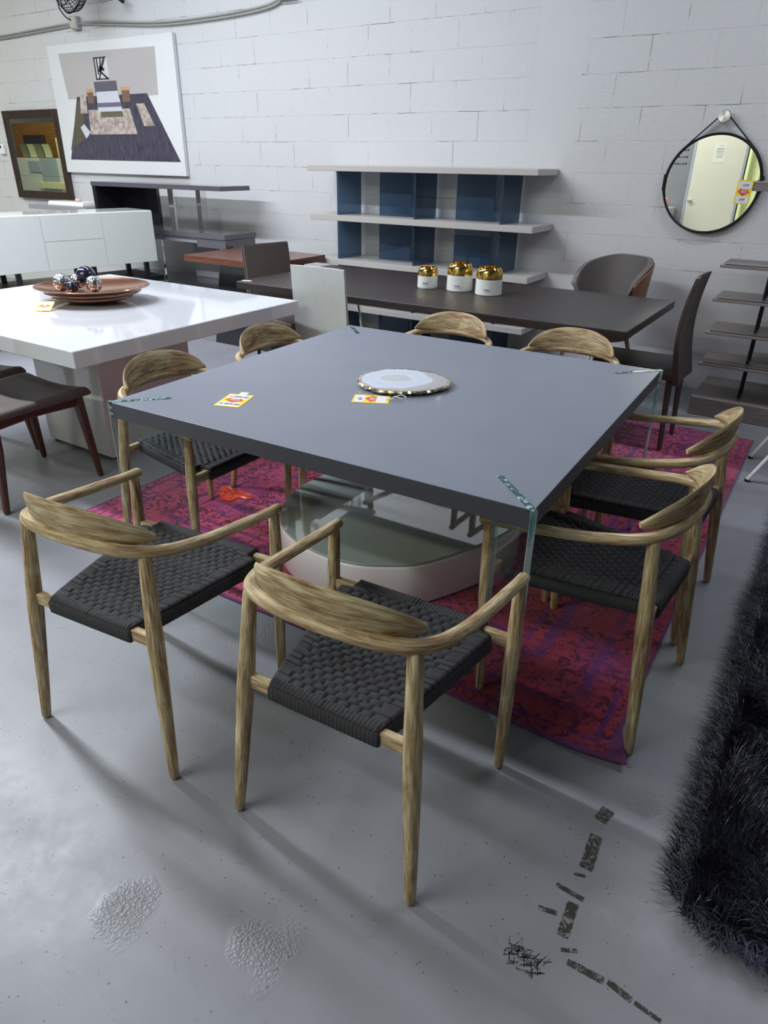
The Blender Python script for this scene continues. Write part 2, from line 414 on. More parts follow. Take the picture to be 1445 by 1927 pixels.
def tinted_glass(name, col, k=.22):
    m, nt, b = newmat(name); out = nt.nodes['Material Output']
    tr = nt.nodes.new('ShaderNodeBsdfTransparent'); tr.inputs[0].default_value = (*col, 1)
    lp = nt.nodes.new('ShaderNodeBsdfGlossy'); lp.inputs['Roughness'].default_value = .02
    df = nt.nodes.new('ShaderNodeBsdfDiffuse'); df.inputs[0].default_value = (.06, .11, .18, 1)
    fr = nt.nodes.new('ShaderNodeFresnel'); fr.inputs[0].default_value = 1.5
    m1 = nt.nodes.new('ShaderNodeMixShader'); m1.inputs[0].default_value = k; lk(nt, tr.outputs[0], m1.inputs[1]); lk(nt, df.outputs[0], m1.inputs[2])
    gb = nt.nodes.new('ShaderNodeNewGeometry').outputs['Backfacing']
    m2 = nt.nodes.new('ShaderNodeMixShader'); lk(nt, mth(nt, 'MULTIPLY', fr.outputs[0], mth(nt, 'SUBTRACT', 1.0, gb)), m2.inputs[0]); lk(nt, m1.outputs[0], m2.inputs[1]); lk(nt, lp.outputs[0], m2.inputs[2])
    lk(nt, m2.outputs[0], out.inputs[0]); return m

WOOD = weathered_wood(); CORD = cord_mat()
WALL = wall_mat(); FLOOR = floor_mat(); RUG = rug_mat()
GLASS = glass_face_mat()
def edge_glass():
    m, nt, b = newmat('teal_glass_edge'); co = objco(nt)
    n = noise(nt, mapping(nt, co, (9, 9, 4)), 3, 2)
    lk(nt, ramp(nt, n, [(.35, (.18, .40, .40)), (.48, (.45, .74, .74)), (.60, (.72, .93, .92))]).outputs[0], b.inputs['Base Color'])
    b.inputs['Roughness'].default_value = .08; b.inputs['Transmission Weight'].default_value = .25
    return m
EDGE = edge_glass()
def slot_glass():
    m, nt, b = newmat('dark_teal_glass_top'); co = objco(nt)
    n = noise(nt, mapping(nt, co, (16, 16, 4)), 3, 1)
    lk(nt, ramp(nt, n, [(.50, (.035, .085, .09)), (.56, (.08, .20, .21)), (.60, (.62, .85, .84)), (.66, (.05, .13, .14))]).outputs[0], b.inputs['Base Color'])
    b.inputs['Roughness'].default_value = .06; return m
def inner_edge():
    m, nt, b = newmat('pale_inner_glass_edge'); out = nt.nodes['Material Output']
    b.inputs['Base Color'].default_value = (.42, .47, .52, 1); b.inputs['Roughness'].default_value = .1
    tr = nt.nodes.new('ShaderNodeBsdfTransparent'); tr.inputs[0].default_value = (.8, .9, .9, 1)
    mx = nt.nodes.new('ShaderNodeMixShader'); lk(nt, ramp(nt, noise(nt, objco(nt), 12, 2), [(.3, (.35, .35, .35)), (.7, (.6, .6, .6))]).outputs[0], mx.inputs[0])
    lk(nt, tr.outputs[0], mx.inputs[1]); lk(nt, b.outputs[0], mx.inputs[2]); lk(nt, mx.outputs[0], out.inputs[0]); return m
SLOT = slot_glass(); INEDGE = inner_edge()
LAM = plain('slate_laminate', (.215, .235, .295), .33, nz=.03, scale=6, spec=.45)
LAM_SIDE = plain('slate_laminate_edge', (.062, .065, .085), .5, nz=.03, scale=6)
WHITE_GLOSS = plain('white_gloss_lacquer', (.70, .73, .78), .10, nz=.01, coat=.6, scale=3)
WHITE_SIDE = plain('white_gloss_cabinet', (.74, .78, .76), .14, nz=.01, coat=.5, scale=3)
DRUM_TOP = plain('smoked_white_glass', (.40, .47, .44), .03, nz=.02, coat=1.0, scale=3, spec=.8)
DRUM_SIDE = plain('pearl_lacquer', (.86, .82, .84), .22, nz=.02, coat=.3, scale=3)
CHROME = plain('chrome', (.78, .78, .78), .10, 1.0, nz=.02)
BRUSHED = plain('brushed_steel', (.72, .72, .73), .28, 1.0, nz=.05)
STEEL_DARK = plain('dark_chrome', (.10, .10, .11), .25, .8)
BLACK = plain('black_plastic', (.008, .008, .010), .5, spec=.3)
BLACKLAC = plain('black_lacquer', (.015, .015, .02), .15, coat=.5)
GREYLAC = plain('grey_lacquer', (.10, .095, .115), .14, nz=.03, coat=.6, scale=3)
GREYLAC_L = plain('pale_grey_lacquer', (.32, .31, .36), .3, nz=.03, scale=3)
BEIGE = plain('beige_lacquer', (.50, .48, .46), .3, nz=.02, scale=3)
TAUPE = plain('taupe_leather', (.115, .092, .08), .48, nz=.08, scale=25, bmp=.15)
TAUPE_D = plain('umber_leather', (.068, .050, .046), .45, nz=.1, scale=25, bmp=.15)
GREYLEATH = plain('dark_grey_leather', (.115, .105, .105), .45, nz=.06, scale=25, bmp=.15)
WHITELEATH = plain('pale_grey_leather', (.50, .53, .51), .42, nz=.03, scale=20, bmp=.1)
REDWOOD = dark_wood('red_brown_wood', (.045, .014, .010), (.105, .036, .026), .4, (14, 14, 1))
CHERRY = dark_wood('cherry_wood', (.10, .032, .020), (.20, .075, .048), .32, (1, 14, 14), .2)
WALNUT = dark_wood('walnut_shell', (.20, .095, .055), (.34, .18, .11), .45, (14, 14, 1))
ESPRESSO = dark_wood('espresso_veneer', (.014, .010, .010), (.045, .034, .033), .40, (1, 30, 30))
GREYWOOD = dark_wood('greige_wood', (.17, .14, .13), (.27, .235, .225), .38, (1, 20, 20))
ROD = plain('dark_bronze_rod', (.03, .028, .03), .35, .5)
FRAME = dark_wood('dark_brown_frame', (.022, .012, .010), (.055, .032, .026), .35, (12, 12, 2))
MIRROR = plain('mirror_silver', (.90, .92, .90), .0, 1.0, nz=0)
GOLD = plain('gold_glaze', (.86, .58, .16), .10, 1.0, nz=.15, scale=40)
CERAMIC = plain('white_ceramic', (.80, .82, .80), .22, nz=.02, coat=.3)
DARKIN = plain('dark_glaze', (.03, .025, .02), .2)
COPPER = plain('copper_glaze', (.34, .155, .095), .16, .75, nz=.2, scale=8)
COPPER_IN = plain('copper_rim', (.60, .38, .28), .15, .9, nz=.1)
BLUE_GLASS = tinted_glass('blue_smoked_glass', (.40, .52, .66), .35)
YEL = plain('tag_yellow', (.95, .72, .04), .5, nz=.01); TAGW = plain('tag_white', (.84, .84, .90), .5, nz=.01)
RED = plain('tag_red', (.72, .05, .04), .5, nz=.01); INK = plain('ink_blue_grey', (.10, .11, .20), .6, nz=.01)
PAPER = plain('white_paper', (.82, .82, .84), .6, nz=.01)
STRING = plain('white_string', (.85, .85, .82), .7)
GALV = plain('grey_conduit', (.42, .43, .41), .45, .3)
CREAM = plain('cream_paint', (.74, .72, .56), .35, nz=.02, scale=4)
CONC = plain('bare_concrete', (.20, .20, .205), .7, nz=.15, scale=3)
SOLEP = plain('white_metal_leg', (.78, .78, .78), .35)
OCHRE = dark_wood('ochre_wood', (.22, .10, .02), (.38, .18, .05), .5, (1, 1, 6))
LIMEFAB = plain('pale_lime_leather', (.60, .62, .36), .5)
REDPLAS = None

# ------------------------------------------------------------------ the setting
X0, X1, Y0, Y1, H = -15.0, 4.5, -4.6, 3.306, 4.3
MB().box(X0 - .2, X1 + .2, Y0 - .2, Y1 + .2, -.1, 0).build('floor', FLOOR, kind='structure')
MB().box(X0 - .2, X1 + .2, Y1, Y1 + .2, 0, H).build('wall_back', WALL, kind='structure')
MB().box(X0 - .2, X0, Y0, Y1, 0, H).build('wall_left', CONC, kind='structure')
MB().box(X1, X1 + .2, Y0, Y1, 0, H).build('wall_right', CONC, kind='structure')
MB().box(X0 - .2, X1 + .2, Y0 - .2, Y0, 0, H).build('wall_front', plain('dim_grey_paint', (.22, .23, .24), .5, scale=2), kind='structure')
MB().box(X0 - .2, X1 + .2, Y0 - .2, Y1 + .2, H, H + .1).build('ceiling', plain('ceiling_paint', (.26, .27, .28), .7, scale=2), kind='structure')
# door seen in the round mirror
d1 = MB().box(-1.30, -.555, Y0 + .003, Y0 + .045, 0.005, 2.1, .003).build('door_1', CREAM, kind='structure')
kb = MB(); kb.lathe([(0, 0), (.03, .0), (.03, .006), (.012, .01), (.012, .04), (.026, .05), (.03, .065), (.02, .08), (0, .082)], 20)
k = kb.build('door_knob', BRUSHED, d1); k.location = (-1.24, Y0 + .045, .96); k.rotation_euler = (-PI / 2, 0, 0)
MB().box(-1.335, -1.302, Y0 + .002, Y0 + .05, 0, 2.14).box(-.553, -.52, Y0 + .002, Y0 + .05, 0, 2.14).box(-1.335, -.52, Y0 + .002, Y0 + .05, 2.105, 2.14).build('trim_1', plain('grey_door_frame', (.42, .44, .50), .4), kind='structure')

# ------------------------------------------------------------------ rugs
def build_rug():
    cx, cy, hx, hy = -.20, .85, 1.25, 1.49
    def P(u, v, up):
        x = -hx + 2 * hx * u; y = -hy + 2 * hy * v
        wx, wy = x + cx, y + cy
        z = .006 if up else 0.0
        # lifted, curled corner by the near right leg
        d = math.hypot(max(0, wx - .80), max(0, -.45 - wy)) if (wx > .80 and wy < -.45) else 0
        t = max(0, (wx - .86)) * max(0, (-.46 - wy))
        z += t * .55
        if wy < -.5 and wx > .8: y -= (wx - .8) * .05 * math.sin((wx - .8) * 14) ; 
        # straight run off: front edge gently wavy
        y += .006 * math.sin(x * 5) * (1 if v < .02 else 0)
        x += .05 * max(0, (wx - .9) / .15) * max(0, (-.50 - wy) / .14) if wx > .9 else 0
        return (x, y, z)
    m = MB(); nu, nv = 90, 110
    m.grid(lambda u, v: P(u, v, True), nu, nv)
    m.grid(lambda u, v: P(u, v, False), nu, nv, flip=True)
    n = (nu + 1) * (nv + 1)
    ring = [i for i in range(nu + 1)] + [j * (nu + 1) + nu for j in range(1, nv + 1)] + [nv * (nu + 1) + i for i in range(nu - 1, -1, -1)] + [j * (nu + 1) for j in range(nv - 1, 0, -1)]
    for a, b_ in zip(ring, ring[1:] + ring[:1]):
        m.f.append((a, a + n, b_ + n, b_)); m.mi.append(0); m.sm.append(True)
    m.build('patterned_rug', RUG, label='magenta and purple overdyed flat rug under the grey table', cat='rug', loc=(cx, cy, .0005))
build_rug()

def build_shag():
    x0, x1, y0, y1 = 1.285, 2.25, -1.005, 1.75
    root = thing('shag_rug', 'black long-pile shag rug on the floor at the right edge', 'rug', (0, 0, 0))
    MB().box(x0 + .03, x1, y0 + .03, y1, 0.0005, .012).build('rug_backing', BLACK, root)
    m, nt, b = newmat('black_shag_pile'); g = objco(nt)
    n = noise(nt, g, 8, 4, .65)
    lk(nt, ramp(nt, n, [(.35, (.006, .006, .011)), (.5, (.016, .017, .032)), (.68, (.050, .056, .105))]).outputs[0], b.inputs['Base Color'])
    b.inputs['Roughness'].default_value = .34; b.inputs['Specular IOR Level'].default_value = .6
    vs = []; fs = []; r = random.Random(3)
    def nz(x, y, a, b_): return math.sin(x * a + math.sin(y * b_) * 1.7) * math.cos(y * a * .8 + math.cos(x * b_) * 2.1)
    N = 90000
    for i in range(N):
        x = r.uniform(x0 - .01, x1); y = r.uniform(y0 - .01, y1)
        if y > .6 and r.random() < .4: continue
        if (x < x0 + .10 and y < y0 + .10) and math.hypot(x - x0 - .10, y - y0 - .10) > .10: continue
        ang = 3.2 * nz(x, y, 5.0, 7.0) + r.gauss(0, .75) + 2.2
        ln = r.uniform(.045, .085); lean = .35 + .55 * abs(nz(y, x, 6.1, 4.3)) + r.uniform(-.15, .2)
        # pile falls outwards at the edges
        if x < x0 + .05: ang = PI + r.gauss(0, .6); lean = max(lean, .75)
        if y < y0 + .05: ang = -PI / 2 + r.gauss(0, .6); lean = max(lean, .75)
        dx, dy = math.cos(ang), math.sin(ang); wd = r.uniform(.0007, .0014)
        sx, sy = -dy * wd, dx * wd
        pts = []
        for k, (t, wk) in enumerate(((0, 1), (.4, .95), (.75, .7), (1, .12))):
            hh = ln * math.sqrt(max(0, 1 - (lean * t) ** 2)) * t * (1.05 - .25 * t * lean) ; rr = ln * lean * t * (.35 + .65 * t)
            pts.append((x + dx * rr, y + dy * rr, (.012 if min(x - x0, y - y0) > .03 else .003) + hh * .85, wk))
        b0 = len(vs)
        for px, py, pz, wk in pts:
            vs.append((px - sx * wk, py - sy * wk, pz)); vs.append((px + sx * wk, py + sy * wk, pz))
        for k in range(3): fs.append((b0 + 2 * k, b0 + 2 * k + 1, b0 + 2 * k + 3, b0 + 2 * k + 2))
    me = bpy.data.meshes.new('pile'); me.from_pydata(vs, [], fs); me.materials.append(m)
    me.polygons.foreach_set('use_smooth', [True] * len(fs))
    o = bpy.data.objects.new('pile', me); COL.objects.link(o); o.parent = root; o['kind'] = 'stuff'
build_shag()

# ------------------------------------------------------------------ wooden armchair
def smooth_path(pts, n=7): return catmull(pts, n)
def leg_mb(p0, pm, p1, r0, rm, r1, u0=0.0):
    pts = [Vector(p0).lerp(Vector(pm), t / 6) for t in range(6)] + [Vector(pm).lerp(Vector(p1), t / 5) for t in range(6)]
    rr = []
    for i in range(12):
        if i <= 6: t = i / 6; rr.append(r0 + (rm - r0) * (t ** .8))
        else: t = (i - 6) / 5; rr.append(rm + (r1 - rm) * t)
    return MB().sweep(pts, rr, 14, Vector((0, 1, 0)), u0=u0)

RAIL_C = [(.268, .275, .590), (.264, .20, .597), (.259, .10, .610), (.252, 0, .624), (.243, -.07, .636), (.228, -.125, .646),
          (.200, -.168, .655), (.155, -.194, .660), (.09, -.210, .664), (0, -.216, .666)]
def rail_points():
    right = RAIL_C; left = [(-x, y, z) for x, y, z in RAIL_C[:-1]]
    return smooth_path(right + left[::-1], 6)
def crest_mb():
    # lens-shaped back board standing on the rear bow of the arm rail
    base = catmull([(-.205, -.128, .674), (-.178, -.156, .669), (-.132, -.181, .664), (-.07, -.198, .660), (0, -.204, .658), (.07, -.198, .660), (.132, -.181, .664), (.178, -.156, .669), (.205, -.128, .674)], 6)
    N = len(base); n = 16; vs = []; L = 0; Ls = []
    for i in range(N):
        s = -1 + 2 * i / (N - 1); p = base[i]
        if i: L += (base[i] - base[i - 1]).length
        Ls.append(L)
        t = (base[min(i + 1, N - 1)] - base[max(i - 1, 0)]); t.z = 0; t.normalize()
        out = Vector((t.y, -t.x, 0))            # outwards (away from the sitter)
        h = .014 + .100 * max(0, 1 - s * s) ** 1.12
        th = (.007 + .003 * (1 - s * s))
        zb = p.z - .002; lean = .028 * (1 - s * s)
        for k in range(n):
            a = 2 * PI * k / n; cz = (1 - math.cos(a)) / 2; sd = math.sin(a)
            off = sd * th * (abs(sd) ** .15 if sd else 1) + lean * cz - .002 * cz + .004 * (1 - cz)
            q = p + out * off; q.z = zb + h * cz
            vs.append(q)
    fs = []; uvs = []
    for i in range(N - 1):
        for k in range(n):
            k2 = (k + 1) % n
            fs.append((i * n + k, i * n + k2, (i + 1) * n + k2, (i + 1) * n + k))
            ka, kb_ = k / n * .17, (k + 1) / n * .17
            uvs.append([(ka, Ls[i]), (kb_, Ls[i]), (kb_, Ls[i + 1]), (ka, Ls[i + 1])])
    fs.append(tuple(range(n))); uvs.append([(0, 0)] * n); fs.append(tuple((N - 1) * n + k for k in range(n))[::-1]); uvs.append([(0, L)] * n)
    return MB().add(vs, fs, uvs)

def seat_halfwidth(y):
    if y > .212: return .190
    t = (y + .205) / .417
    return .140 + .083 * (t ** .85)
def seat_mb():
    ya, yb = -.205, .268; z0 = .434
    nx, ny = 150, 176
    wy, px = .0195, .0300
    def fn(u, v):
        y = ya + (yb - ya) * v; hw = seat_halfwidth(y); x = (2 * u - 1) * hw
        j = math.floor((y + 1) / wy); gy = ((y + 1) / wy) % 1.0
        f = ((x + 1) / px + .5 * (j % 2)) % 1.0
        along = max(0.0, math.sin(PI * f)) ** .40
        edge = hw - abs(x)
        if edge < .042: along = 1.0 if edge < .036 else along
        across = .55 + .45 * abs(math.sin(PI * gy * 2)) ** .6
        gap = min(1, min(gy, 1 - gy) / .10)
        h = .0095 * along * across * (.25 + .75 * gap)
        if y < ya + .026 or y > yb - .034:        # cords of the wrapped rails run front to back
            h = .005 + .0035 * abs(math.sin(PI * x / .0100)) ** .5
        dish = -.010 * max(0, 1 - (x / hw) ** 2) * max(0, 1 - ((y - .03) / .235) ** 2)
        ed = min(edge, y - ya, yb - y); rol = -.006 * max(0, 1 - ed / .010) ** 2
        return (x, y, z0 + h + dish + rol)
    m = MB(); m.grid(fn, nx, ny)
    # skirt: cords wound round the four rails
    per = []; step = .0025
    def seg(a, b_):
        n = max(2, int(math.dist(a, b_) / step))
        return [(a[0] + (b_[0] - a[0]) * i / n, a[1] + (b_[1] - a[1]) * i / n) for i in range(n)]
    side = [(seat_halfwidth(ya + .417 * t / 8), ya + .417 * t / 8) for t in range(9)]
    loop = side + [(.190, .2125), (.190, yb)] + [(-.190, yb), (-.190, .2125)] + [(-x, y) for x, y in side[::-1]]
    for a, b_ in zip(loop, loop[1:] + loop[:1]): per += seg(a, b_)
    N = len(per); prof = [(-.006, z0 - .001), (-.0005, z0 - .003), (.0028, z0 - .010), (.003, z0 - .024), (.0015, z0 - .040), (-.006, z0 - .0445), (-.04, z0 - .0445)]
    vs = []
    for i, (x, y) in enumerate(per):
        a = per[i - 4]; b_ = per[(i + 4) % N]; tx, ty = b_[0] - a[0], b_[1] - a[1]; l = math.hypot(tx, ty) or 1
        nx_, ny_ = ty / l, -tx / l
        rip = .0017 * abs(math.sin(PI * i * step / .0100))
        for k, (o_, z) in enumerate(prof):
            q = o_ + (rip if 0 < k < 6 else 0)
            vs.append((x + nx_ * q, y + ny_ * q, z))
    K = len(prof); fs = []
    for i in range(N):
        i2 = (i + 1) % N
        for k in range(K - 1): fs.append((i * K + k, i * K + k + 1, i2 * K + k + 1, i2 * K + k))
    m.add(vs, fs)
    m.box(-.15, .15, -.17, .23, z0 - .040, z0 - .030)
    return m

WCAT = 'armchair'
def make_armchair(label):
    t = thing('wooden_armchair', label, WCAT, group='woven-seat wooden armchairs around the grey table')
    for s in (-1, 1):
        leg_mb((s * .246, -.2335, .009), (s * .218, -.195, .40), (s * .203, -.170, .640), .0130, .0215, .0160).build('leg', WOOD, t)
        leg_mb((s * .273, .2335, .009), (s * .270, .247, .38), (s * .267, .255, .578), .0130, .0195, .0155, .3).build('leg', WOOD, t)
    rp = rail_points(); N = len(rp)
    rads = []
    for i in range(N):
        e = min(i, N - 1 - i) / (N / 2)
        rads.append((.0158 + .0022 * e, .0135 + .003 * e))
    MB().sweep(rp, rads, 16).build('arm_rail', WOOD, t)
    crest_mb().build('backrest', WOOD, t)
    for yy, hx in ((-.190, .216), (.249, .270)):
        m = MB(); m.box(-hx, hx, yy - .011, yy + .011, .396, .431, .003)
        for i, f in enumerate(m.f):
            m.uv[i] = [(m.v[k][2] * 1 + m.v[k][1], m.v[k][0] + .5) for k in f]
        m.build('seat_rail', WOOD, t)
    seat_mb().build('woven_seat', CORD, t, sharp=80, label='woven charcoal cord seat')
    return t

def deg(a): return math.radians(a)
A = make_armchair('weathered wooden armchair at the front left, nearer the left corner of the grey table')
chairs = [
    (A, None, (-.175, -1.127, 0), .106),
    (None, 'weathered wooden armchair nearest the camera, left of the glass front corner', (.542, -1.063, 0), .053),
    (None, 'weathered wooden armchair on the right side, closest to the glass front corner', (.875, -.306, 0.0), 1.496),
    (None, 'weathered wooden armchair on the right side, farther back towards the brown leather chair', (.862, .275, 0.0), 1.53),
    (None, 'weathered wooden armchair on the left side, beside the left table corner and the white table', (-.82, -.32, .0065), -PI / 2),
    (None, 'weathered wooden armchair on the left side, farther back near the white leather chair', (-.83, .335, .0065), -PI / 2),
    (None, 'weathered wooden armchair behind the grey table, left of the other on that side', (-.40, .955, .0065), PI + .03),
    (None, 'weathered wooden armchair behind the grey table, beside the brown high-back chair', (.25, .95, .0065), PI + .03),
]
for c, lab, loc, rz in chairs:
    if c is None:
        c = copy_tree(A); c['label'] = lab
    c.location = loc; c.rotation_euler = (0, 0, rz)

# ------------------------------------------------------------------ grey square table with glass corner legs
def price_tag_mb(): pass
def card(parent, w_, h_, top, mid, bot, name='tag_card'):
    """printed price card lying in its parent's xy plane, face to +z"""
    c = MB().box(-w_ / 2, w_ / 2, -h_ / 2, h_ / 2, 0, .0008).build(name, YEL, parent)
    e = .0011
    MB().box(-w_ * .42, w_ * .42, h_ * .15, h_ * .43, .0008, e).build('white_panel', TAGW, c)
    MB().box(-w_ * .42, w_ * .42, -h_ * .45, -h_ * .17, .0008, e).build('white_panel', TAGW, c)
    a = [(-.40, .02), (-.30, .05), (-.28, .13), (.24, .13), (.26, .05), (.40, .02), (.12, -.10), (0, -.17), (-.16, -.10)]
    MB().prism([(x * w_, y * h_) for x, y in a], e, e + .0003).build('red_arrow', RED, c)
    text_mesh('OUR', h_ * .105, TAGW, c, (0, h_ * .085, e + .0006), shear=.15)
    text_mesh('PRICE', h_ * .105, TAGW, c, (0, -h_ * .005, e + .0006), shear=.15)
    text_mesh(top, h_ * .15, INK, c, (0, h_ * .28, e + .0004), shear=.2)
    text_mesh(bot, h_ * .15, INK, c, (0, -h_ * .31, e + .0004), shear=.2)
    return c

def build_table():
    t = thing('dining_table', 'large square slate-grey dining table with clear glass corner legs', 'table', (0, 0, 0), .032)
    a, b_, zt, th = .7545, .739, .7408, .054
    c = .004
    pts = [(-a + c, -b_), (a - c, -b_), (a, -b_ + c), (a, b_ - c), (a - c, b_), (-a + c, b_), (-a, b_ - c), (-a, -b_ + c)]
    m = MB(); m.prism(pts, zt - th, zt, .0012)
    m.mi = [0] * len(m.f)
    bmv = m.v
    for i, f in enumerate(m.f):
        if not all(abs(bmv[k][2] - zt) < .003 for k in f): m.mi[i] = 1
    m.build('tabletop', [LAM, LAM_SIDE], t)
    for sx, sy in ((1, -1), (-1, -1), (1, 1), (-1, 1)):
        m = MB(); L = .212; hw = .0095
        ang = math.atan2(sy, sx)
        R = Matrix.Translation((sx * a, sy * b_, 0)) @ Matrix.Rotation(ang, 4, 'Z')
        # local: x from -L (inside) to 0.003 (outer edge at the corner)
        bm = bmesh.new(); bmesh.ops.create_cube(bm, size=1)
        for q in bm.verts: q.co = Vector((-L / 2 + .004 + q.co.x * L, q.co.y * 2 * hw, (zt + .001) / 2 + .0008 + q.co.z * (zt + .0005)))
        bmesh.ops.bevel(bm, geom=bm.edges[:], offset=.0012, segments=1, affect='EDGES')
        bmesh.ops.transform(bm, matrix=R, verts=bm.verts[:])
        bm.normal_update()
        n_ = Vector((-math.sin(ang), math.cos(ang), 0))
        d_ = Vector((math.cos(ang), math.sin(ang), 0)); mi_ = []
        for f in bm.faces:
            if abs(f.normal.dot(n_)) > .95 and f.calc_area() > .05: mi_.append(0)
            elif f.normal.z > .3: mi_.append(2)
            elif f.normal.dot(d_) < -.3: mi_.append(3)
            else: mi_.append(1)
        m.addbm(bm, 0, False); m.mi = mi_
        g = m.build('glass_leg', [GLASS, EDGE, SLOT, INEDGE], t, label='clear glass panel leg with teal edges')
        for dz in (.018, .040):
            mm = MB(); p = R @ Vector((-.004, 0, zt - dz)); mm.lathe([(0, -.0085), (.006, -.0085), (.006, .0085), (0, .0085)], 12)
            o = mm.build('steel_pin', CHROME, g); o.location = p; o.rotation_euler = (PI / 2, 0, ang)
build_table()

ZT = .7412
def put_card(name, label, loc, rz, w_, h_, top, bot, group=None):
    t = thing(name, label, 'price tag', loc, rz, group)
    card(t, w_, h_, top, None, bot)
    return t
# card 1: corners (-.414,-.587)(-.459,-.460)(-.374,-.430)(-.328,-.561)
t = put_card('price_tag', 'yellow and white price card lying flat near the left part of the grey table', (-.394, -.510, ZT), .34, .092, .134, '1,299.00', '$ 899.00')
MB().box(-.015, .015, .064, .095, .0001, .0004).build('clear_tape', TAGW, t)
t = put_card('price_tag', 'yellow price card tied with white string to the agate slice', (-.018, -.226, ZT), PI / 2 - .30 + PI / 2 * 0, .088, .128, '', '129')
t.rotation_euler = (0, 0, -PI / 2 + .46 + .0)
st = [(0, .05, .002), (.008, .075, .008), (.03, .085, .024), (.05, .11, .024), (.035, .125, .024), (.015, .10, .024), (.004, .07, .006), (0, .05, .002)]
MB().sweep(catmull(st, 5), .0012, 6).build('string', STRING, t)

def agate():
    t = thing('agate_slice', 'pale blue-grey agate slice with gilded rim on the grey table', 'stone plate', (-.018, -.012, ZT), 0)
    m, nt, b = newmat('agate_face'); g = objco(nt)
    ln = nt.nodes.new('ShaderNodeVectorMath'); ln.operation = 'LENGTH'; lk(nt, mapping(nt, g, (1, 1, 0), loc=(.03, 0, 0)), ln.inputs[0])
    d = mth(nt, 'ADD', ln.outputs['Value'], mth(nt, 'MULTIPLY', mth(nt, 'SUBTRACT', noise(nt, g, 9, 3), .5), .08))
    c = ramp(nt, d, [(0, (.50, .52, .52)), (.045, (.44, .50, .56)), (.055, (.62, .66, .72)), (.09, (.52, .60, .74)), (.125, (.60, .66, .78)), (.135, (.40, .38, .40)), (.18, (.36, .34, .35))])
    cr = mth(nt, 'GREATER_THAN', noise(nt, mapping(nt, g, (6, 26, 1), rot=(0, 0, .6)), 2.0, 3, .6), .70)
    lk(nt, mixc(nt, mth(nt, 'MULTIPLY', cr, .8), c.outputs[0], (.14, .12, .11)), b.inputs['Base Color'])
    b.inputs['Roughness'].default_value = .12; b.inputs['Coat Weight'].default_value = .5
    r = random.Random(5); n = 96; j = [r.uniform(-.004, .004) for _ in range(n)]
    def rad(i):
        a = 2 * PI * i / n
        return .158 + .010 * math.cos(2 * a - .9) + .004 * math.sin(3 * a) + j[i]
    P = [(rad(i) * math.cos(2 * PI * i / n), rad(i) * math.sin(2 * PI * i / n)) for i in range(n)]
    MB().prism(P, .0072, .0190, .0008, mat=None).build('stone_disc', m, t)
    vs = []; K = 5
    for i in range(n):
        a = 2 * PI * i / n
        for k in range(K):
            rr = rad(i) + (-.006, .001, .005, .002, -.007)[k] + r.uniform(-.0022, .0022); z = (.0070, .0072, .013, .0188, .0198)[k] + r.uniform(-.0006, .0006)
            vs.append((rr * math.cos(a), rr * math.sin(a), z))
    fs = [(i * K + k, ((i + 1) % n) * K + k, ((i + 1) % n) * K + k + 1, i * K + k + 1) for i in range(n) for k in range(K - 1)]
    MB().add(vs, fs).build('gilded_rim', plain('pale_gold_leaf', (.80, .70, .48), .25, 1.0, nz=.2, scale=60), t, sharp=10)
    for q in range(4):
        a = q * PI / 2 + .6; MB().lathe([(.008, 0), (.008, .0072)], 10, (.10 * math.cos(a), .10 * math.sin(a), 0)).build('bumper_foot', BLACK, t)
agate()

# ------------------------------------------------------------------ low drum coffee table under the grey table
dr = thing('coffee_table', 'low rounded white coffee table with reflective glass top beneath the grey table', 'coffee table', (-.05, .06, .007))
outline = [(-.07, -.438), (.046, -.421), (.14, -.371), (.225, -.305), (.29, -.2), (.345, -.08), (.385, .03), (.415, .18), (.41, .32), (.35, .46), (.21, .56), (0, .60), (-.2, .56), (-.39, .44), (-.50, .24), (-.535, .05), (-.511, -.133), (-.444, -.263), (-.353, -.357), (-.22, -.418)]
ol = closed_catmull([(x + .05, y - .06) for x, y in outline], 6)
MB().prism(ol, .0, .176, .012, smooth=True).build('drum_body', DRUM_SIDE, dr, sharp=50)
MB().prism([(x * .992, y * .992) for x, y in ol], .1765, .186, .002).build('glass_top', DRUM_TOP, dr)

# ------------------------------------------------------------------ red plastic scrap, strip of tape residue on the floor
def scrap():
    m, nt, b = newmat('red_translucent_plastic')
    b.inputs['Base Color'].default_value = (.85, .05, .03, 1); b.inputs['Roughness'].default_value = .15
    n = noise(nt, objco(nt), 20, 2); lk(nt, ramp(nt, n, [(.3, (.75, .03, .02)), (.7, (.95, .14, .07))]).outputs[0], b.inputs['Base Color'])
    r = random.Random(2)
    def fn(u, v):
        a = 2 * PI * u; rr = v * (.075 + .02 * math.sin(3 * a) + .01 * math.cos(5 * a))
        return (rr * math.cos(a) * 1.25, rr * math.sin(a) * .8, .002 + .010 * v * (1 - v) * 4 * (.5 + .5 * math.sin(4 * a + 2)) + .0015)
    MB().grid(fn, 40, 6).build('plastic_scrap', m, label='crumpled red plastic bag lying on the rug by the left armchairs', cat='plastic bag', loc=(-1.0, .02, .0068))
scrap()

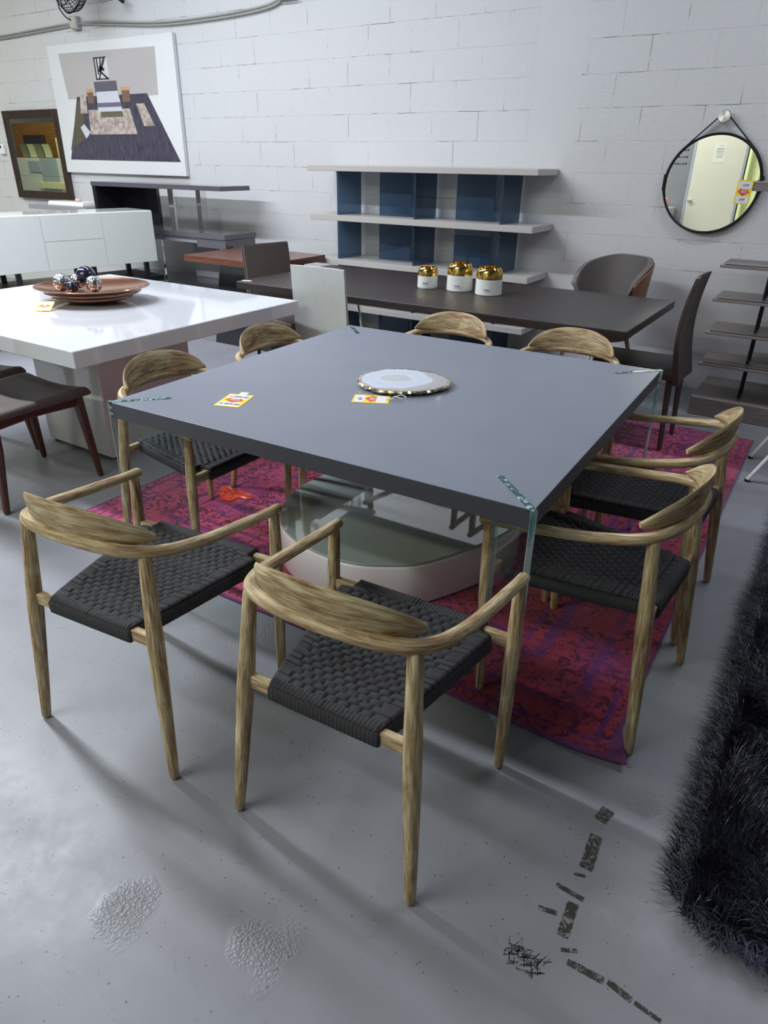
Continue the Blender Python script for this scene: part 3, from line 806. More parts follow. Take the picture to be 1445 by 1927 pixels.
TAPE = None
def tape():
    m, nt, b = newmat('worn_dark_tape'); g = nt.nodes.new('ShaderNodeNewGeometry').outputs['Position']
    n = noise(nt, g, 75, 5, .75, 1.0)
    lk(nt, ramp(nt, n, [(.40, (.035, .032, .030)), (.54, (.055, .05, .046)), (.57, (.25, .25, .27))]).outputs[0], b.inputs['Base Color'])
    b.inputs['Roughness'].default_value = .7
    r = random.Random(11)
    def strip(p, q, w_, name_label, brk=.0):
        P, Q = Vector((*p, 0)), Vector((*q, 0)); d = (Q - P); L = d.length; d.normalize(); s = Vector((-d.y, d.x, 0))
        n_ = max(4, int(L / .006)); L1 = []; L2 = []
        for i in range(n_ + 1):
            c = P + d * L * i / n_; tp = 1.0 if 0 < i < n_ else .93
            L1.append(c + s * (w_ * .5 * tp * r.uniform(.88, 1.03))); L2.append(c - s * (w_ * .5 * tp * r.uniform(.88, 1.03)))
        pts = [(a.x, a.y) for a in L1] + [(a.x, a.y) for a in L2[::-1]]
        MB().prism(pts[::-1], .0003, .0009).build('tape_remnant', m, label=name_label, cat='tape', group=None)
    strip((1.100, -.788), (1.092, -.835), .034, 'short square scrap of worn dark tape on the floor, farthest from the camera')
    strip((1.098, -.882), (1.104, -.985), .032, 'longest straight strip of worn dark tape on the grey floor')
    strip((1.085, -1.012), (1.110, -1.004), .008, 'thin torn sliver of dark tape just below the long tape strip')
    strip((1.060, -1.060), (1.125, -1.062), .012, 'narrow crosswise tape flake between two dark floor strips')
    strip((1.108, -1.082), (1.113, -1.168), .026, 'pointed dark tape strip on the floor above the tape junction')
    strip((1.045, -1.135), (1.085, -1.125), .012, 'small dark tape flake left of the pointed tape strip')
    strip((1.120, -1.196), (1.150, -1.180), .009, 'tiny diagonal tape sliver beside the scratched tape rectangle')
    strip((1.140, -1.212), (1.215, -1.208), .016, 'dark tape strip running right from the tape junction')
    strip((1.222, -1.204), (1.272, -1.214), .014, 'broken middle length of the dark tape running to the lower right')
    strip((1.278, -1.214), (1.330, -1.220), .010, 'last broken length of dark tape at the bottom right of the floor')
    # scratched rectangle
    mb = MB()
    for i in range(70):
        x = r.uniform(1.020, 1.100); y = r.uniform(-1.285, -1.240); l = r.uniform(.006, .028); a = r.choice((.45, .5, .6, 1.2, 2.0))
        dx, dy = math.cos(a) * l, math.sin(a) * l; wx, wy = -math.sin(a) * r.uniform(.0005, .0022), math.cos(a) * r.uniform(.0005, .0022)
        mb.prism([(x - wx, y - wy), (x + dx - wx * .4, y + dy - wy * .4), (x + dx + wx * .4, y + dy + wy * .4), (x + wx, y + wy)], .0003, .0009)
    o = mb.build('tape_remnant', m, label='scratched rectangle of dark tape flecks at the left of the tape junction', cat='tape')
tape()

# ------------------------------------------------------------------ white gloss table, copper bowls, balls
wt = thing('dining_table', 'thick white high-gloss dining table on a block base at the left', 'table', (-2.18, .27, 0))
MB().box(-.85, .83, -.735, .735, .685, .760, .003).build('tabletop', WHITE_GLOSS, wt)
MB().box(-.24, .335, -.30, .32, .012, .685, .006).build('pedestal', plain('ivory_gloss_lacquer', (.70, .70, .66), .13, nz=.01, coat=.5), wt)
MB().box(-.22, .315, -.28, .30, .0, .012).build('plinth', BLACK, wt)

def bowls():
    labs = ['lowest, smallest copper-brown dish of the stack on the white table', 'middle copper-brown dish of the stack on the white table', 'topmost and widest copper-brown dish, holding glossy balls, on the white table']
    for k, (z, r, h) in enumerate(((.7605, .205, .030), (.784, .240, .030), (.808, .285, .036))):
        t = thing('copper_dish', labs[k], 'dish', (-2.255, .305, z), .45, 'copper dishes stacked on the white table')
        wob = lambda a, k=k: 1 + .05 * math.cos(2 * a) + (.07 * max(0, math.cos(a)) ** 6)
        MB().lathe([(0, 0), (r * .45, 0), (r * .75, h * .35), (r * .93, h * .8), (r, h), (r * .985, h + .004), (r * .92, h * .9), (r * .72, h * .5), (r * .42, .006), (0, .006)], 56, wob=wob).build('dish_body', COPPER, t)
        MB().sweep([(r * wob(a) * math.cos(a), r * wob(a) * math.sin(a), h + .003) for a in [2 * PI * i / 56 for i in range(57)]], .0035, 6, cap=False).build('rim', COPPER_IN, t)
bowls()
def mosaic(name, a, b_, metal):
    m, nt, b = newmat(name); vo = nd(nt, 'ShaderNodeTexVoronoi', feature='DISTANCE_TO_EDGE'); vo.inputs['Scale'].default_value = 60; lk(nt, objco(nt), vo.inputs['Vector'])
    e = ramp(nt, vo.outputs['Distance'], [(.03, b_), (.07, a)]); lk(nt, e.outputs[0], b.inputs['Base Color'])
    b.inputs['Metallic'].default_value = metal; b.inputs['Roughness'].default_value = .12
    bump(nt, b, vo.outputs['Distance'], .5, .01); return m
SILV = mosaic('silver_mosaic', (.85, .85, .88), (.25, .25, .3), 1.0); NAVY = plain('navy_glaze', (.012, .012, .035), .08, coat=1)
for i, (px_, py_, r_, z, mat_, lab) in enumerate((
        (-2.345, .190, .046, .820, SILV, 'silver mosaic ball at the left in the copper dish'),
        (-2.255, .285, .052, .846, NAVY, 'large glossy black ball on top of the others in the copper dish'),
        (-2.262, .196, .032, .819, NAVY, 'small navy ball between the silver balls in the copper dish'),
        (-2.185, .275, .044, .818, SILV, 'silver mosaic ball at the right in the copper dish'),
        (-2.355, .295, .040, .820, SILV, 'silver mosaic ball half hidden behind the glossy black one'))):
    MB().lathe([(r_ * math.sin(PI * k / 20) if 0 < k < 20 else 0, -r_ * math.cos(PI * k / 20)) for k in range(21)], 32).build('decorative_ball', mat_, label=lab, cat='ball', group='decorative balls in the copper dish', loc=(px_, py_, z + r_))
t = thing('price_tag', 'yellow price card leaning on the copper dishes on the white table', 'price tag', (-2.225, -.01, .7615), .2)
c = card(t, .085, .075, '', None, ''); c.rotation_euler = (deg(28), 0, .35); c.location = (0, 0, .020)

# ------------------------------------------------------------------ brown side chairs tucked at the white table
def side_chair(label, loc, rz):
    t = thing('side_chair', label, 'chair', loc, rz, 'brown leather side chairs at the white table')
    # seat: saddle cushion, front towards +y
    def top(u, v):
        x = (u - .5) * .50; y = -.26 + .52 * v; s = 2 * u - 1
        e = min(1, (1 - abs(s)) / .12); f = min(1, min(v, 1 - v) / .10)
        z = .455 + .022 * s * s + .012 * (v - .5) + .018 * (math.sqrt(max(0, 1 - (1 - e) ** 2)) - 1) + .018 * (math.sqrt(max(0, 1 - (1 - f) ** 2)) - 1)
        return (x, y, z)
    m = MB(); nu, nv = 40, 40; m.grid(top, nu, nv)
    def botm(u, v):
        p = top(u, v); s = 2 * u - 1
        return (p[0] * .985, p[1] * .985, .420 + .016 * s * s)
    m.grid(botm, nu, nv, flip=True); n = (nu + 1) * (nv + 1)
    ring = [i for i in range(nu + 1)] + [j * (nu + 1) + nu for j in range(1, nv + 1)] + [nv * (nu + 1) + i for i in range(nu - 1, -1, -1)] + [j * (nu + 1) for j in range(nv - 1, 0, -1)]
    for a, b_ in zip(ring, ring[1:] + ring[:1]): m.f.append((a, a + n, b_ + n, b_)); m.mi.append(0); m.sm.append(True)
    m.build('seat', TAUPE, t, sharp=60)
    for s in (-1, 1):
        MB().sweep([(s * .235, .235, .010), (s * .222, .215, .25), (s * .212, .200, .43)], [(.015, .015), (.023, .022), (.033, .026)], 8, Vector((0, 1, 0))).build('leg', REDWOOD, t)
        MB().sweep([(s * .235, -.285, .010), (s * .222, -.245, .30), (s * .215, -.235, .46), (s * .205, -.28, .86)], [(.015, .015), (.023, .022), (.026, .022), (.013, .012)], 8, Vector((0, 1, 0))).build('leg', REDWOOD, t)
        MB().sweep(catmull([(s * .215, -.235, .415), (s * .214, -.02, .425), (s * .214, .205, .415)], 6), (.014, .022) and [(.013, .030)] * 13, 8).build('apron', REDWOOD, t)
    MB().sweep(catmull([(-.212, .205, .415), (0, .21, .432), (.212, .205, .415)], 6), [(.013, .030)] * 13, 8).build('apron', REDWOOD, t)
    def back(u, v): return ((u - .5) * .42, -.265 - .03 * math.sin(PI * u) - .06 * v * v, .56 + .32 * v)
    m = MB(); m.grid(back, 16, 12); m.grid(lambda u, v: tuple(Vector(back(u, v)) + Vector((0, -.035, 0))), 16, 12, flip=True)
    nn = 17 * 13; ring = [i for i in range(17)] + [j * 17 + 16 for j in range(1, 13)] + [12 * 17 + i for i in range(15, -1, -1)] + [j * 17 for j in range(11, 0, -1)]
    for a, b_ in zip(ring, ring[1:] + ring[:1]): m.f.append((a, a + nn, b_ + nn, b_)); m.mi.append(0); m.sm.append(True)
    m.build('backrest', TAUPE, t)
    return t
s1 = side_chair('brown leather side chair with red-brown legs, nearer, at the white table', (-1.965, -.435, 0), .03)
s2 = copy_tree(s1); s2.location = (-2.56, -.405, 0); s2.rotation_euler = (0, 0, .05); s2['label'] = 'brown leather side chair with red-brown legs, farther, mostly cut off at the left edge'

# ------------------------------------------------------------------ long dark table, vases
dt = thing('dining_table', 'long espresso-brown dining table holding three gold-topped vases', 'table', (-.86, 1.88, 0))
MB().box(-1.312, 1.29, -.53, .53, .705, .750, .003).build('tabletop', ESPRESSO, dt)
for s in (-1, 1):
    MB().sweep([(s * .95, -.34, .705), (s * .80, -.30, .01), (s * .80, .30, .01), (s * .95, .34, .705)], .010, 8).build('leg_frame', CHROME, dt)
    MB().box(s * .95 - .06, s * .95 + .06, -.40, .40, .695, .705).build('mounting_plate', BLACK, dt)
def vase(label, x, y, r, h):
    t = thing('vase', label, 'vase', (x, y, .7505), 0, 'gold-topped white vases on the long dark table')
    g = [0, .006]; n = 12
    pr = [(0, 0), (r * .96, 0), (r, .004)]
    for i in range(10): pr.append((r * (1 - .012 * (i % 2)) * (1 - .02 * i / 10), .006 + h * .55 * (i + 1) / 10))
    zt = pr[-1][1]; rt = pr[-1][0]
    MB().lathe(pr + [(rt * .9, zt)], 40).build('ceramic_body', CERAMIC, t)
    up = [(rt * 1.005, zt + .0005), (rt * 1.01, zt + h * .10), (rt * .99, zt + h * .22), (rt * .93, zt + h * .34), (rt * .82, zt + h * .42), (rt * .74, h), (rt * .70, h), (rt * .72, h * .93), (rt * .80, h * .85), (rt * .70, h * .75), (0, h * .74)]
    MB().lathe(up, 40).build('gold_neck', GOLD, t, label='mirror gold upper half')
    a = deg(-72)
    lb = MB(); lb.grid(lambda u, v: ((r + .0008) * math.cos(a - .33 + .55 * u), (r + .0008) * math.sin(a - .33 + .55 * u), .022 + .026 * v), 8, 1)
    lb.build('paper_label', PAPER, t)
    tx = text_mesh('$2.80', .014, INK, t, ((r + .002) * math.cos(a - .05), (r + .002) * math.sin(a - .05), .035), (PI / 2, 0, a - .05 + PI / 2))
vase('smallest gold-topped white vase, leftmost on the long dark table', -1.015, 1.915, .066, .128)
vase('gold-topped white vase in the middle of the three', -.800, 1.950, .083, .163)
vase('gold-topped white vase, rightmost of the three on the dark table', -.585, 1.925, .083, .158)
MB().box(-.035, .035, -.012, .012, 0, .003).build('paper_sticker', PAPER, label='small white sticker on the left end of the long dark table', cat='sticker', loc=(-2.12, 1.40, .7505), rot=(0, 0, .2))

# ------------------------------------------------------------------ panel chairs
def slab_back_chair(name, label, loc, rz, mat_, legmat, w_=.43, top=.93, lean=.07, curve=0.0, z0=.44, dseat=.46, piping=None, tl=.045, legs='square', drop=0.0):
    """origin on the floor under the seat centre, chair faces +y, back at -y"""
    t = thing(name, label, 'chair', loc, rz)
    hb = -dseat / 2
    def bk(u, v, o):
        s = 2 * u - 1; z = (z0 - drop) + (top - z0 + drop) * v
        y = hb - o - lean * v - curve * math.sin(v * PI * .9) + .012 * (1 - s * s)
        return (s * w_ / 2 * (1 - .03 * v), y, z)
    m = MB(); nu, nv = 12, 20
    m.grid(lambda u, v: bk(u, v, 0), nu, nv, flip=False); m.grid(lambda u, v: bk(u, v, tl - .018 * v), nu, nv, flip=True)
    n = (nu + 1) * (nv + 1); ring = [i for i in range(nu + 1)] + [j * (nu + 1) + nu for j in range(1, nv + 1)] + [nv * (nu + 1) + i for i in range(nu - 1, -1, -1)] + [j * (nu + 1) for j in range(nv - 1, 0, -1)]
    for a, b_ in zip(ring, ring[1:] + ring[:1]): m.f.append((a, a + n, b_ + n, b_)); m.mi.append(0); m.sm.append(True)
    bb = m.build('backrest', mat_, t, sharp=50)
    pp = [bk(0, v / 10, tl / 2 - .004) for v in range(11)] + [bk(u / 8, 1, tl / 2 - .008) for u in range(1, 9)] + [bk(1, 1 - v / 10, tl / 2 - .004) for v in range(1, 11)]
    MB().sweep(pp, .0035 if piping else .003, 6).build('piping', piping or mat_, t)
    MB().box(-w_ / 2, w_ / 2, hb, dseat / 2, z0 - .05, z0 + .015, .012, seg=3).build('seat', mat_, t)
    if legs == 'square':
        for sx in (-1, 1):
            for sy in (-1, 1):
                m = MB(); m.sweep([(sx * (w_ / 2 - .022), sy * (dseat / 2 - .022) - (.02 if sy < 0 else 0), .003), (sx * (w_ / 2 - .022), sy * (dseat / 2 - .022), z0 - .045)], [(.013, .013), (.019, .019)], 4, Vector((0, 1, 0)), cap=False); m.build('leg', legmat, t)
    else:
        for sx in (-1, 1):
            MB().sweep([(sx * w_ * .46, -.20, .01), (sx * w_ * .40, .20, .01)], .007, 6).build('sled_runner', legmat, t)
            MB().sweep([(sx * w_ * .46, -.20, .01), (sx * w_ * .3, .12, z0 - .05)], .006, 6).build('leg', legmat, t)
            MB().sweep([(sx * w_ * .40, .20, .01), (sx * w_ * .3, -.12, z0 - .05)], .006, 6).build('leg', legmat, t)
    return t
slab_back_chair('leather_chair', 'white leather chair with slab back between the white and grey tables', (-1.262, 1.365, .0065), .02, WHITELEATH, CHROME, w_=.385, top=.935, lean=.06, tl=.032, legs='wire', drop=.15)
slab_back_chair('leather_chair', 'taupe leather chair at the left end of the long dark table', (-2.10, 1.85, 0), -PI / 2 - .22, TAUPE, BLACK, w_=.41, top=.93, lean=.07, piping=BLACK, legs='square')
slab_back_chair('leather_chair', 'tall dark umber leather chair at the right end of the long dark table', (.38, 2.0, .0065), PI / 2, TAUPE_D, TAUPE_D, w_=.36, top=.955, lean=.02, curve=-.045, z0=.46, dseat=.46, tl=.035, drop=.07)

def shell_chair():
    t = thing('shell_chair', 'grey leather tub chair with curved walnut shell behind the long dark table', 'chair', (-.10, 2.78, 0), PI - .50)
    def P(u, v, R):
        ph = (u - .5) * deg(208); e = abs(2 * u - 1)
        top = .925 - .11 * max(0, e - .25) ** 1.5 / .65; bot = .54 + .06 * e ** 3
        mid = (top + bot) / 2; hh = (top - bot) / 2 * math.sqrt(max(.04, 1 - max(0, (e - .62) / .38) ** 3))
        z = mid + hh * (2 * v - 1)
        rr = (R + .035 * (v - .3)) * (1.0 + .02 * e)
        return (rr * math.sin(ph), -rr * math.cos(ph), z)
    def shell(Ra, Rb, mat_, name, lab=None, k=0.0):
        m = MB(); nu, nv = 60, 12
        Q = lambda u, v, R: P(k + (1 - 2 * k) * u, 1.5 * k + (1 - 3 * k) * v, R)
        m.grid(lambda u, v: Q(u, v, Ra), nu, nv); m.grid(lambda u, v: Q(u, v, Rb), nu, nv, flip=True)
        n = (nu + 1) * (nv + 1); ring = [i for i in range(nu + 1)] + [j * (nu + 1) + nu for j in range(1, nv + 1)] + [nv * (nu + 1) + i for i in range(nu - 1, -1, -1)] + [j * (nu + 1) for j in range(nv - 1, 0, -1)]
        for a, b_ in zip(ring, ring[1:] + ring[:1]): m.f.append((a, a + n, b_ + n, b_)); m.mi.append(0); m.sm.append(True)
        return m.build(name, mat_, t, label=lab, sharp=60)
    shell(.215, .25, GREYLEATH, 'backrest'); shell(.251, .262, WALNUT, 'outer_shell', 'walnut veneer shell', .03)
    MB().lathe([(0, .40), (.20, .40), (.225, .42), (.225, .46), (.20, .478), (0, .480)], 40).build('seat', GREYLEATH, t)
    for sx in (-1, 1):
        for sy in (-1, 1):
            MB().sweep([(sx * .22, sy * .22, .01), (sx * .13, sy * .13, .41)], [(.010, .010), (.015, .015)], 8).build('leg', WALNUT, t)
        MB().sweep([(sx * .20, .10, .44), (sx * .225, .02, .56)], .02, 8).build('back_support', WALNUT, t)
    MB().sweep([(0, -.18, .44), (0, -.235, .58)], .03, 8).build('back_support', WALNUT, t)
shell_chair()

# ------------------------------------------------------------------ beige shelving unit with blue glass uprights
def shelving():
    t = thing('shelving_unit', 'wide beige open shelving unit with blue glass uprights against the wall', 'shelf unit', (0, 0, 0))
    X0_, X1_, YF, YB = -2.775, -.722, 2.90, 3.300
    zs = [(1.445, .042), (1.072, .045), (.722, .045), (.345, .045), (.06, .06)]
    for zt, th in zs:
        MB().box(X0_ + (.02 if zt < 1.4 else 0), X1_, YF, YB, zt - th, zt, .002).build('shelf_board', BEIGE, t)
    for (z1, th1), (z0, _) in zip(zs[:-1], zs[1:]):
        for x in (-2.48, -1.73, -.99):
            MB().box(x - .006, x + .006, YF + .03, YB - .03, z0 + .0005, z1 - th1 - .0005).build('glass_upright', BLUE_GLASS, t)
        for xa, xb in ((-2.20, -1.885), (-1.475, -1.15)):
            MB().box(xa, xb, 3.145, 3.155, z0 + .0005, z1 - th1 - .0005).build('glass_back_panel', BLUE_GLASS, t)
shelving()

# ------------------------------------------------------------------ tiered shelf at the right, price tag, leaning legs
def tiers():
    t = thing('tiered_shelf', 'greige wood tiered shelf on dark bronze rods at the right wall', 'shelf unit', (0, 0, 0))
    MB().box(.600, 2.0, 2.66, 3.26, .001, .12, .003).build('plinth', GREYWOOD, t)
    for z in (.345, .545, .745, .945):
        b_ = MB().box(.60, 2.0, 2.66, 3.05, z - .016, z, .002).build('shelf_board', GREYWOOD, t)
        MB().box(.625, 2.0, 2.672, 2.684, z + .0002, z + .004).build('metal_inlay', ROD, b_)
    for y in (2.80, 2.92):
        MB().sweep([(.87, y, .12), (.87, y, 1.38)], .008, 8).build('rod', ROD, t)
        MB().sweep([(1.75, y, .12), (1.75, y, 1.38)], .008, 8).build('rod', ROD, t)
    MB().box(.595, 2.0, 2.70, 3.05, 1.352, 1.400, .002).build('top_shelf', GREYWOOD, t)
tiers()
t = thing('price_tag', 'yellow price card with red arrow hanging at the round mirror', 'price tag', (.632, 2.696, 1.345), 0)
c = card(t, .082, .128, '1299', None, '699'); c.rotation_euler = (PI / 2, deg(2), 0)

def easel_legs():
    t = thing('folding_rack', 'thin white metal leaning legs at the right edge behind the shag rug', 'rack', (0, 0, 0))
    for x, y in ((1.10, 1.67), (1.07, 2.03)):
        MB().sweep([(x, y, .012), (x + .30, y + .12, .62), (x + .52, y + .20, 1.08)], [(.014, .009)] * 3, 8).build('leg', SOLEP, t)
        MB().lathe([(0, 0), (.013, 0), (.013, .014), (0, .014)], 10, (x, y, .0005)).build('foot_cap', BLACK, t)
    MB().sweep([(1.62, 1.87, 1.08), (1.59, 2.23, 1.08)], .010, 8).build('crossbar', SOLEP, t)
easel_legs()

# ------------------------------------------------------------------ round wall mirror
def round_mirror():
    t = thing('round_mirror', 'round black-framed wall mirror hung from a black strap', 'mirror', (.348, 3.300, 1.370), 0)
    R = .296
    m = MB(); m.lathe([(0, .012), (R - .004, .012), (R - .004, .020), (0, .020)], 96)
    o = m.build('mirror_glass', MIRROR, t, sharp=20); o.rotation_euler = (PI / 2, 0, 0)
    MB().sweep([(R * math.cos(a), -.018, R * math.sin(a)) for a in [2 * PI * i / 96 for i in range(97)]], [(.0085, .018)] * 97, 8, Vector((0, 1, 0)), cap=False).build('frame', BLACK, t)
    pts = []
    for s in (-1, 1):
        a0 = deg(49); arc = [(s * (R + .007) * math.cos(a), -.018, (R + .007) * math.sin(a)) for a in [deg(-14) + (a0 - deg(-14)) * i / 14 for i in range(15)]]
        top = [(s * .030, -.028, .392)]
        MB().sweep(arc + top, [(.0042, .011)] * 16, 8, Vector((0, 1, 0))).build('strap', BLACK, t)
        a = deg(4); MB().box(s * (R + .004) - .008, s * (R + .004) + .012, -.034, -.004, -.045, .055, .004).build('strap_buckle', BLACK, t)
    k = MB(); k.lathe([(0, 0), (.018, 0), (.018, .030), (.036, .032), (.038, .036), (.038, .046), (.034, .050), (0, .050)], 40)
    m, nt, b = newmat('radial_brushed_steel'); b.inputs['Metallic'].default_value = 1; b.inputs['Roughness'].default_value = .3
    b.inputs['Base Color'].default_value = (.8, .8, .8, 1); b.inputs['Anisotropic'].default_value = .8
    gz = noise(nt, objco(nt), 60, 1); lk(nt, ramp(nt, gz, [(.3, (.72, .72, .72)), (.7, (.86, .86, .86))]).outputs[0], b.inputs['Base Color'])
    tg = nt.nodes.new('ShaderNodeTangent'); tg.axis = 'Z'; lk(nt, tg.outputs[0], b.inputs['Tangent'])
    o = k.build('wall_knob', m, t); o.rotation_euler = (PI / 2, 0, 0); o.location = (0, 0, .392)
round_mirror()

# ------------------------------------------------------------------ left wall: poster, framed mirror, thermostat, fan, conduit
def poster():
    t = thing('wall_poster', 'large white wall poster showing a staged bedroom with dark floor', 'poster', (0, 0, 0))
    yw = 3.300; M4 = Matrix.Translation((0, yw, 0)) @ Matrix.Rotation(PI / 2, 4, 'X')   # local (x, z) -> wall plane, +z local towards the room
    def shape(name, pts, mat_, d, parent, th=.0006):
        return MB().prism(pts, d, d + th, mat=M4).build(name, mat_, parent)
    bd = MB().prism([(-6.58, 1.325), (-4.625, 1.32), (-4.615, 2.53), (-6.56, 2.53)], .002, .040, mat=M4).build('poster_board', plain('poster_white', (.74, .76, .77), .3, nz=.01, scale=2), t)
    G = plain('print_greige', (.47, .45, .45), .35, nz=.04, scale=2)
    DK = dark_wood('print_dark_floor', (.035, .032, .050), (.12, .11, .15), .25, (14, 1, 2))
    shape('print_wall', [(-6.33, 2.035), (-4.90, 2.035), (-4.87, 2.435), (-6.38, 2.455)], G, .0402, t)
    fl = [(-6.47, 1.455), (-4.68, 1.447), (-5.06, 2.055), (-6.18, 2.055)]
    shape('print_floor', fl, DK, .0409, t)
    z = .0416
    shape('print_side_tone', [(-6.44, 1.55), (-6.15, 1.66), (-6.10, 2.0), (-6.18, 2.02)], plain('print_olive', (.11, .10, .075), .4), z, t)
    RG = mosaic('print_marble_rug', (.46, .40, .36), (.62, .56, .52), 0.0); RG2, nt, b = newmat('print_rug')
    n = noise(nt, objco(nt), 22, 4, .7); lk(nt, ramp(nt, n, [(.35, (.26, .20, .18)), (.6, (.58, .50, .46))]).outputs[0], b.inputs['Base Color'])
    shape('print_rug', [(-6.04, 1.70), (-5.28, 1.70), (-5.35, 1.93), (-6.02, 1.93)], RG2, z, t)
    shape('print_headboard', [(-5.86, 2.08), (-5.50, 2.08), (-5.50, 2.18), (-5.86, 2.18)], plain('print_purple_grey', (.12, .11, .15), .4), z, t)
    SH = plain('print_linen', (.62, .64, .70), .4)
    shape('print_bed', [(-5.86, 1.90), (-5.46, 1.90), (-5.50, 2.09), (-5.84, 2.09)], SH, z + .0007, t)
    shape('print_blanket', [(-5.86, 1.95), (-5.47, 1.95), (-5.48, 1.99), (-5.855, 1.99)], plain('print_blanket_purple', (.16, .15, .24), .4), z + .0014, t)
    shape('print_bench', [(-5.82, 1.86), (-5.47, 1.86), (-5.47, 1.91), (-5.82, 1.91)], plain('print_bench_brown', (.14, .13, .085), .4), z + .0021, t)
    for xa, xb in ((-6.00, -5.90), (-5.44, -5.32)):
        shape('print_nightstand', [(xa, 1.99), (xb, 1.99), (xb, 2.12), (xa, 2.12)], plain('print_nightstand', (.20, .12, .09), .4), z + .0007, t)
        shape('print_lamp_glow', [(xa, 2.09), (xb, 2.09), (xb, 2.12), (xa, 2.12)], plain('print_orange', (.62, .32, .14), .4), z + .0014, t)
    shape('print_rug_strip', [(-6.16, 1.90), (-6.04, 1.90), (-6.02, 2.07), (-6.12, 2.07)], RG2, z + .0014, t)
    shape('print_rug_strip', [(-5.16, 1.77), (-5.00, 1.77), (-5.12, 1.97), (-5.24, 1.97)], RG2, z + .0014, t)
    shape('print_chair', [(-6.13, 1.66), (-6.04, 1.72), (-6.13, 1.80), (-6.20, 1.77)], SH, z + .0014, t)
    PI_ = plain('print_ink', (.02, .02, .03), .4)
    m = MB()
    def bar(a, b_, w_):
        d = Vector((b_[0] - a[0], b_[1] - a[1])); d.normalize(); n_ = (-d.y * w_ / 2, d.x * w_ / 2)
        m.prism([(a[0] - n_[0], a[1] - n_[1]), (b_[0] - n_[0], b_[1] - n_[1]), (b_[0] + n_[0], b_[1] + n_[1]), (a[0] + n_[0], a[1] + n_[1])], z + .0007, z + .0014, mat=M4)
    shape('print_picture', [(-5.81, 2.19), (-5.60, 2.19), (-5.60, 2.39), (-5.81, 2.39)], SH, z, t)
    bar((-5.80, 2.39), (-5.80, 2.20), .02); bar((-5.81, 2.385), (-5.61, 2.385), .012); bar((-5.81, 2.20), (-5.60, 2.20), .012)
    bar((-5.76, 2.38), (-5.76, 2.24), .022); bar((-5.70, 2.38), (-5.72, 2.30), .022); bar((-5.64, 2.38), (-5.73, 2.26), .03); bar((-5.74, 2.30), (-5.66, 2.28), .03); bar((-5.75, 2.28), (-5.62, 2.20), .02); bar((-5.72, 2.26), (-5.76, 2.20), .02)
    m.build('print_brush_strokes', PI_, t)
poster()

def left_mirror():
    t = thing('framed_mirror', 'tall rectangular wall mirror in a dark brown wooden frame at the far left', 'mirror', (-7.12, 3.300, 1.49))
    hx, hz, f = .535, .465, .085
    MB().box(-hx + .02, hx - .02, -.030, -.022, -hz + .02, hz - .02).build('mirror_glass', MIRROR, t)
    m = MB(); m.box(-hx, -hx + f, -.045, -.001, -hz, hz, .004); m.box(hx - f, hx, -.045, -.001, -hz, hz, .004)
    m.box(-hx + f, hx - f, -.045, -.001, hz - f, hz, .004); m.box(-hx + f, hx - f, -.045, -.001, -hz, -hz + f, .004)
    m.build('frame', FRAME, t)
left_mirror()
th = MB().box(-7.90, -7.80, 3.275, 3.305, 1.50, 1.61, .006).build('thermostat', PAPER, label='small white thermostat on the wall left of the framed mirror', cat='thermostat')
MB().box(-7.875, -7.845, 3.2735, 3.2748, 1.565, 1.595).build('display', BLACK, th)

def fan():
    t = thing('wall_fan', 'black wire-caged fan mounted on the wall at the top left', 'fan', (-5.54, 2.96, 3.025), -.25); t.scale = (1.5, 1.5, 1.5)
    tilt = deg(12)
    Rx = Matrix.Rotation(PI / 2 - tilt, 4, 'X')
    m = MB(); R = .225
    for r_, d in ((.225, 0), (.20, .045), (.16, .065), (.11, .078), (.06, .085)):
        for s in (1, -1):
            m.sweep([Rx @ Vector((r_ * math.cos(a), r_ * math.sin(a), s * d)) for a in [2 * PI * i / 40 for i in range(41)]], 0.0042 if d == 0 else .0024, 5, cap=False)
    for i in range(40):
        a = 2 * PI * i / 40
        for s in (1, -1):
            m.sweep([Rx @ Vector((r_ * math.cos(a + .25 * (1 - r_ / R)), r_ * math.sin(a + .25 * (1 - r_ / R)), s * d)) for r_, d in ((.225, 0), (.20, .045), (.16, .065), (.11, .078), (.05, .086))], .0020, 4, cap=False)
    m.build('cage', BLACK, t)
    h = MB(); h.lathe([(0, .088), (.05, .086), (.055, .080), (0, .078)], 24); o = h.build('badge', BRUSHED, t); o.rotation_euler = (PI / 2 - tilt, 0, 0)
    for i in range(3):
        a0 = i * 2 * PI / 3
        b_ = MB(); b_.grid(lambda u, v: tuple(Rx @ Vector(((.04 + .15 * u) * math.cos(a0 + (v - .5) * (.9 - .2 * u)), (.04 + .15 * u) * math.sin(a0 + (v - .5) * (.9 - .2 * u)), (v - .5) * .05))), 8, 8)
        b_.grid(lambda u, v: tuple(Rx @ Vector(((.04 + .15 * u) * math.cos(a0 + (v - .5) * (.9 - .2 * u)), (.04 + .15 * u) * math.sin(a0 + (v - .5) * (.9 - .2 * u)), (v - .5) * .05 - .003))), 8, 8, flip=True)
        b_.build('blade', STEEL_DARK, t)
    mt = MB(); mt.lathe([(0, -.20), (.05, -.19), (.07, -.15), (.07, -.10), (.04, -.088), (.04, .05), (0, .05)], 24); o = mt.build('motor', BLACK, t); o.rotation_euler = (PI / 2 - tilt, 0, 0)
    MB().sweep([(0, .12, -.02), (.0, .16, -.05), (0.03, .215, -.05)], .016, 8).build('mounting_arm', BLACK, t)
fan()
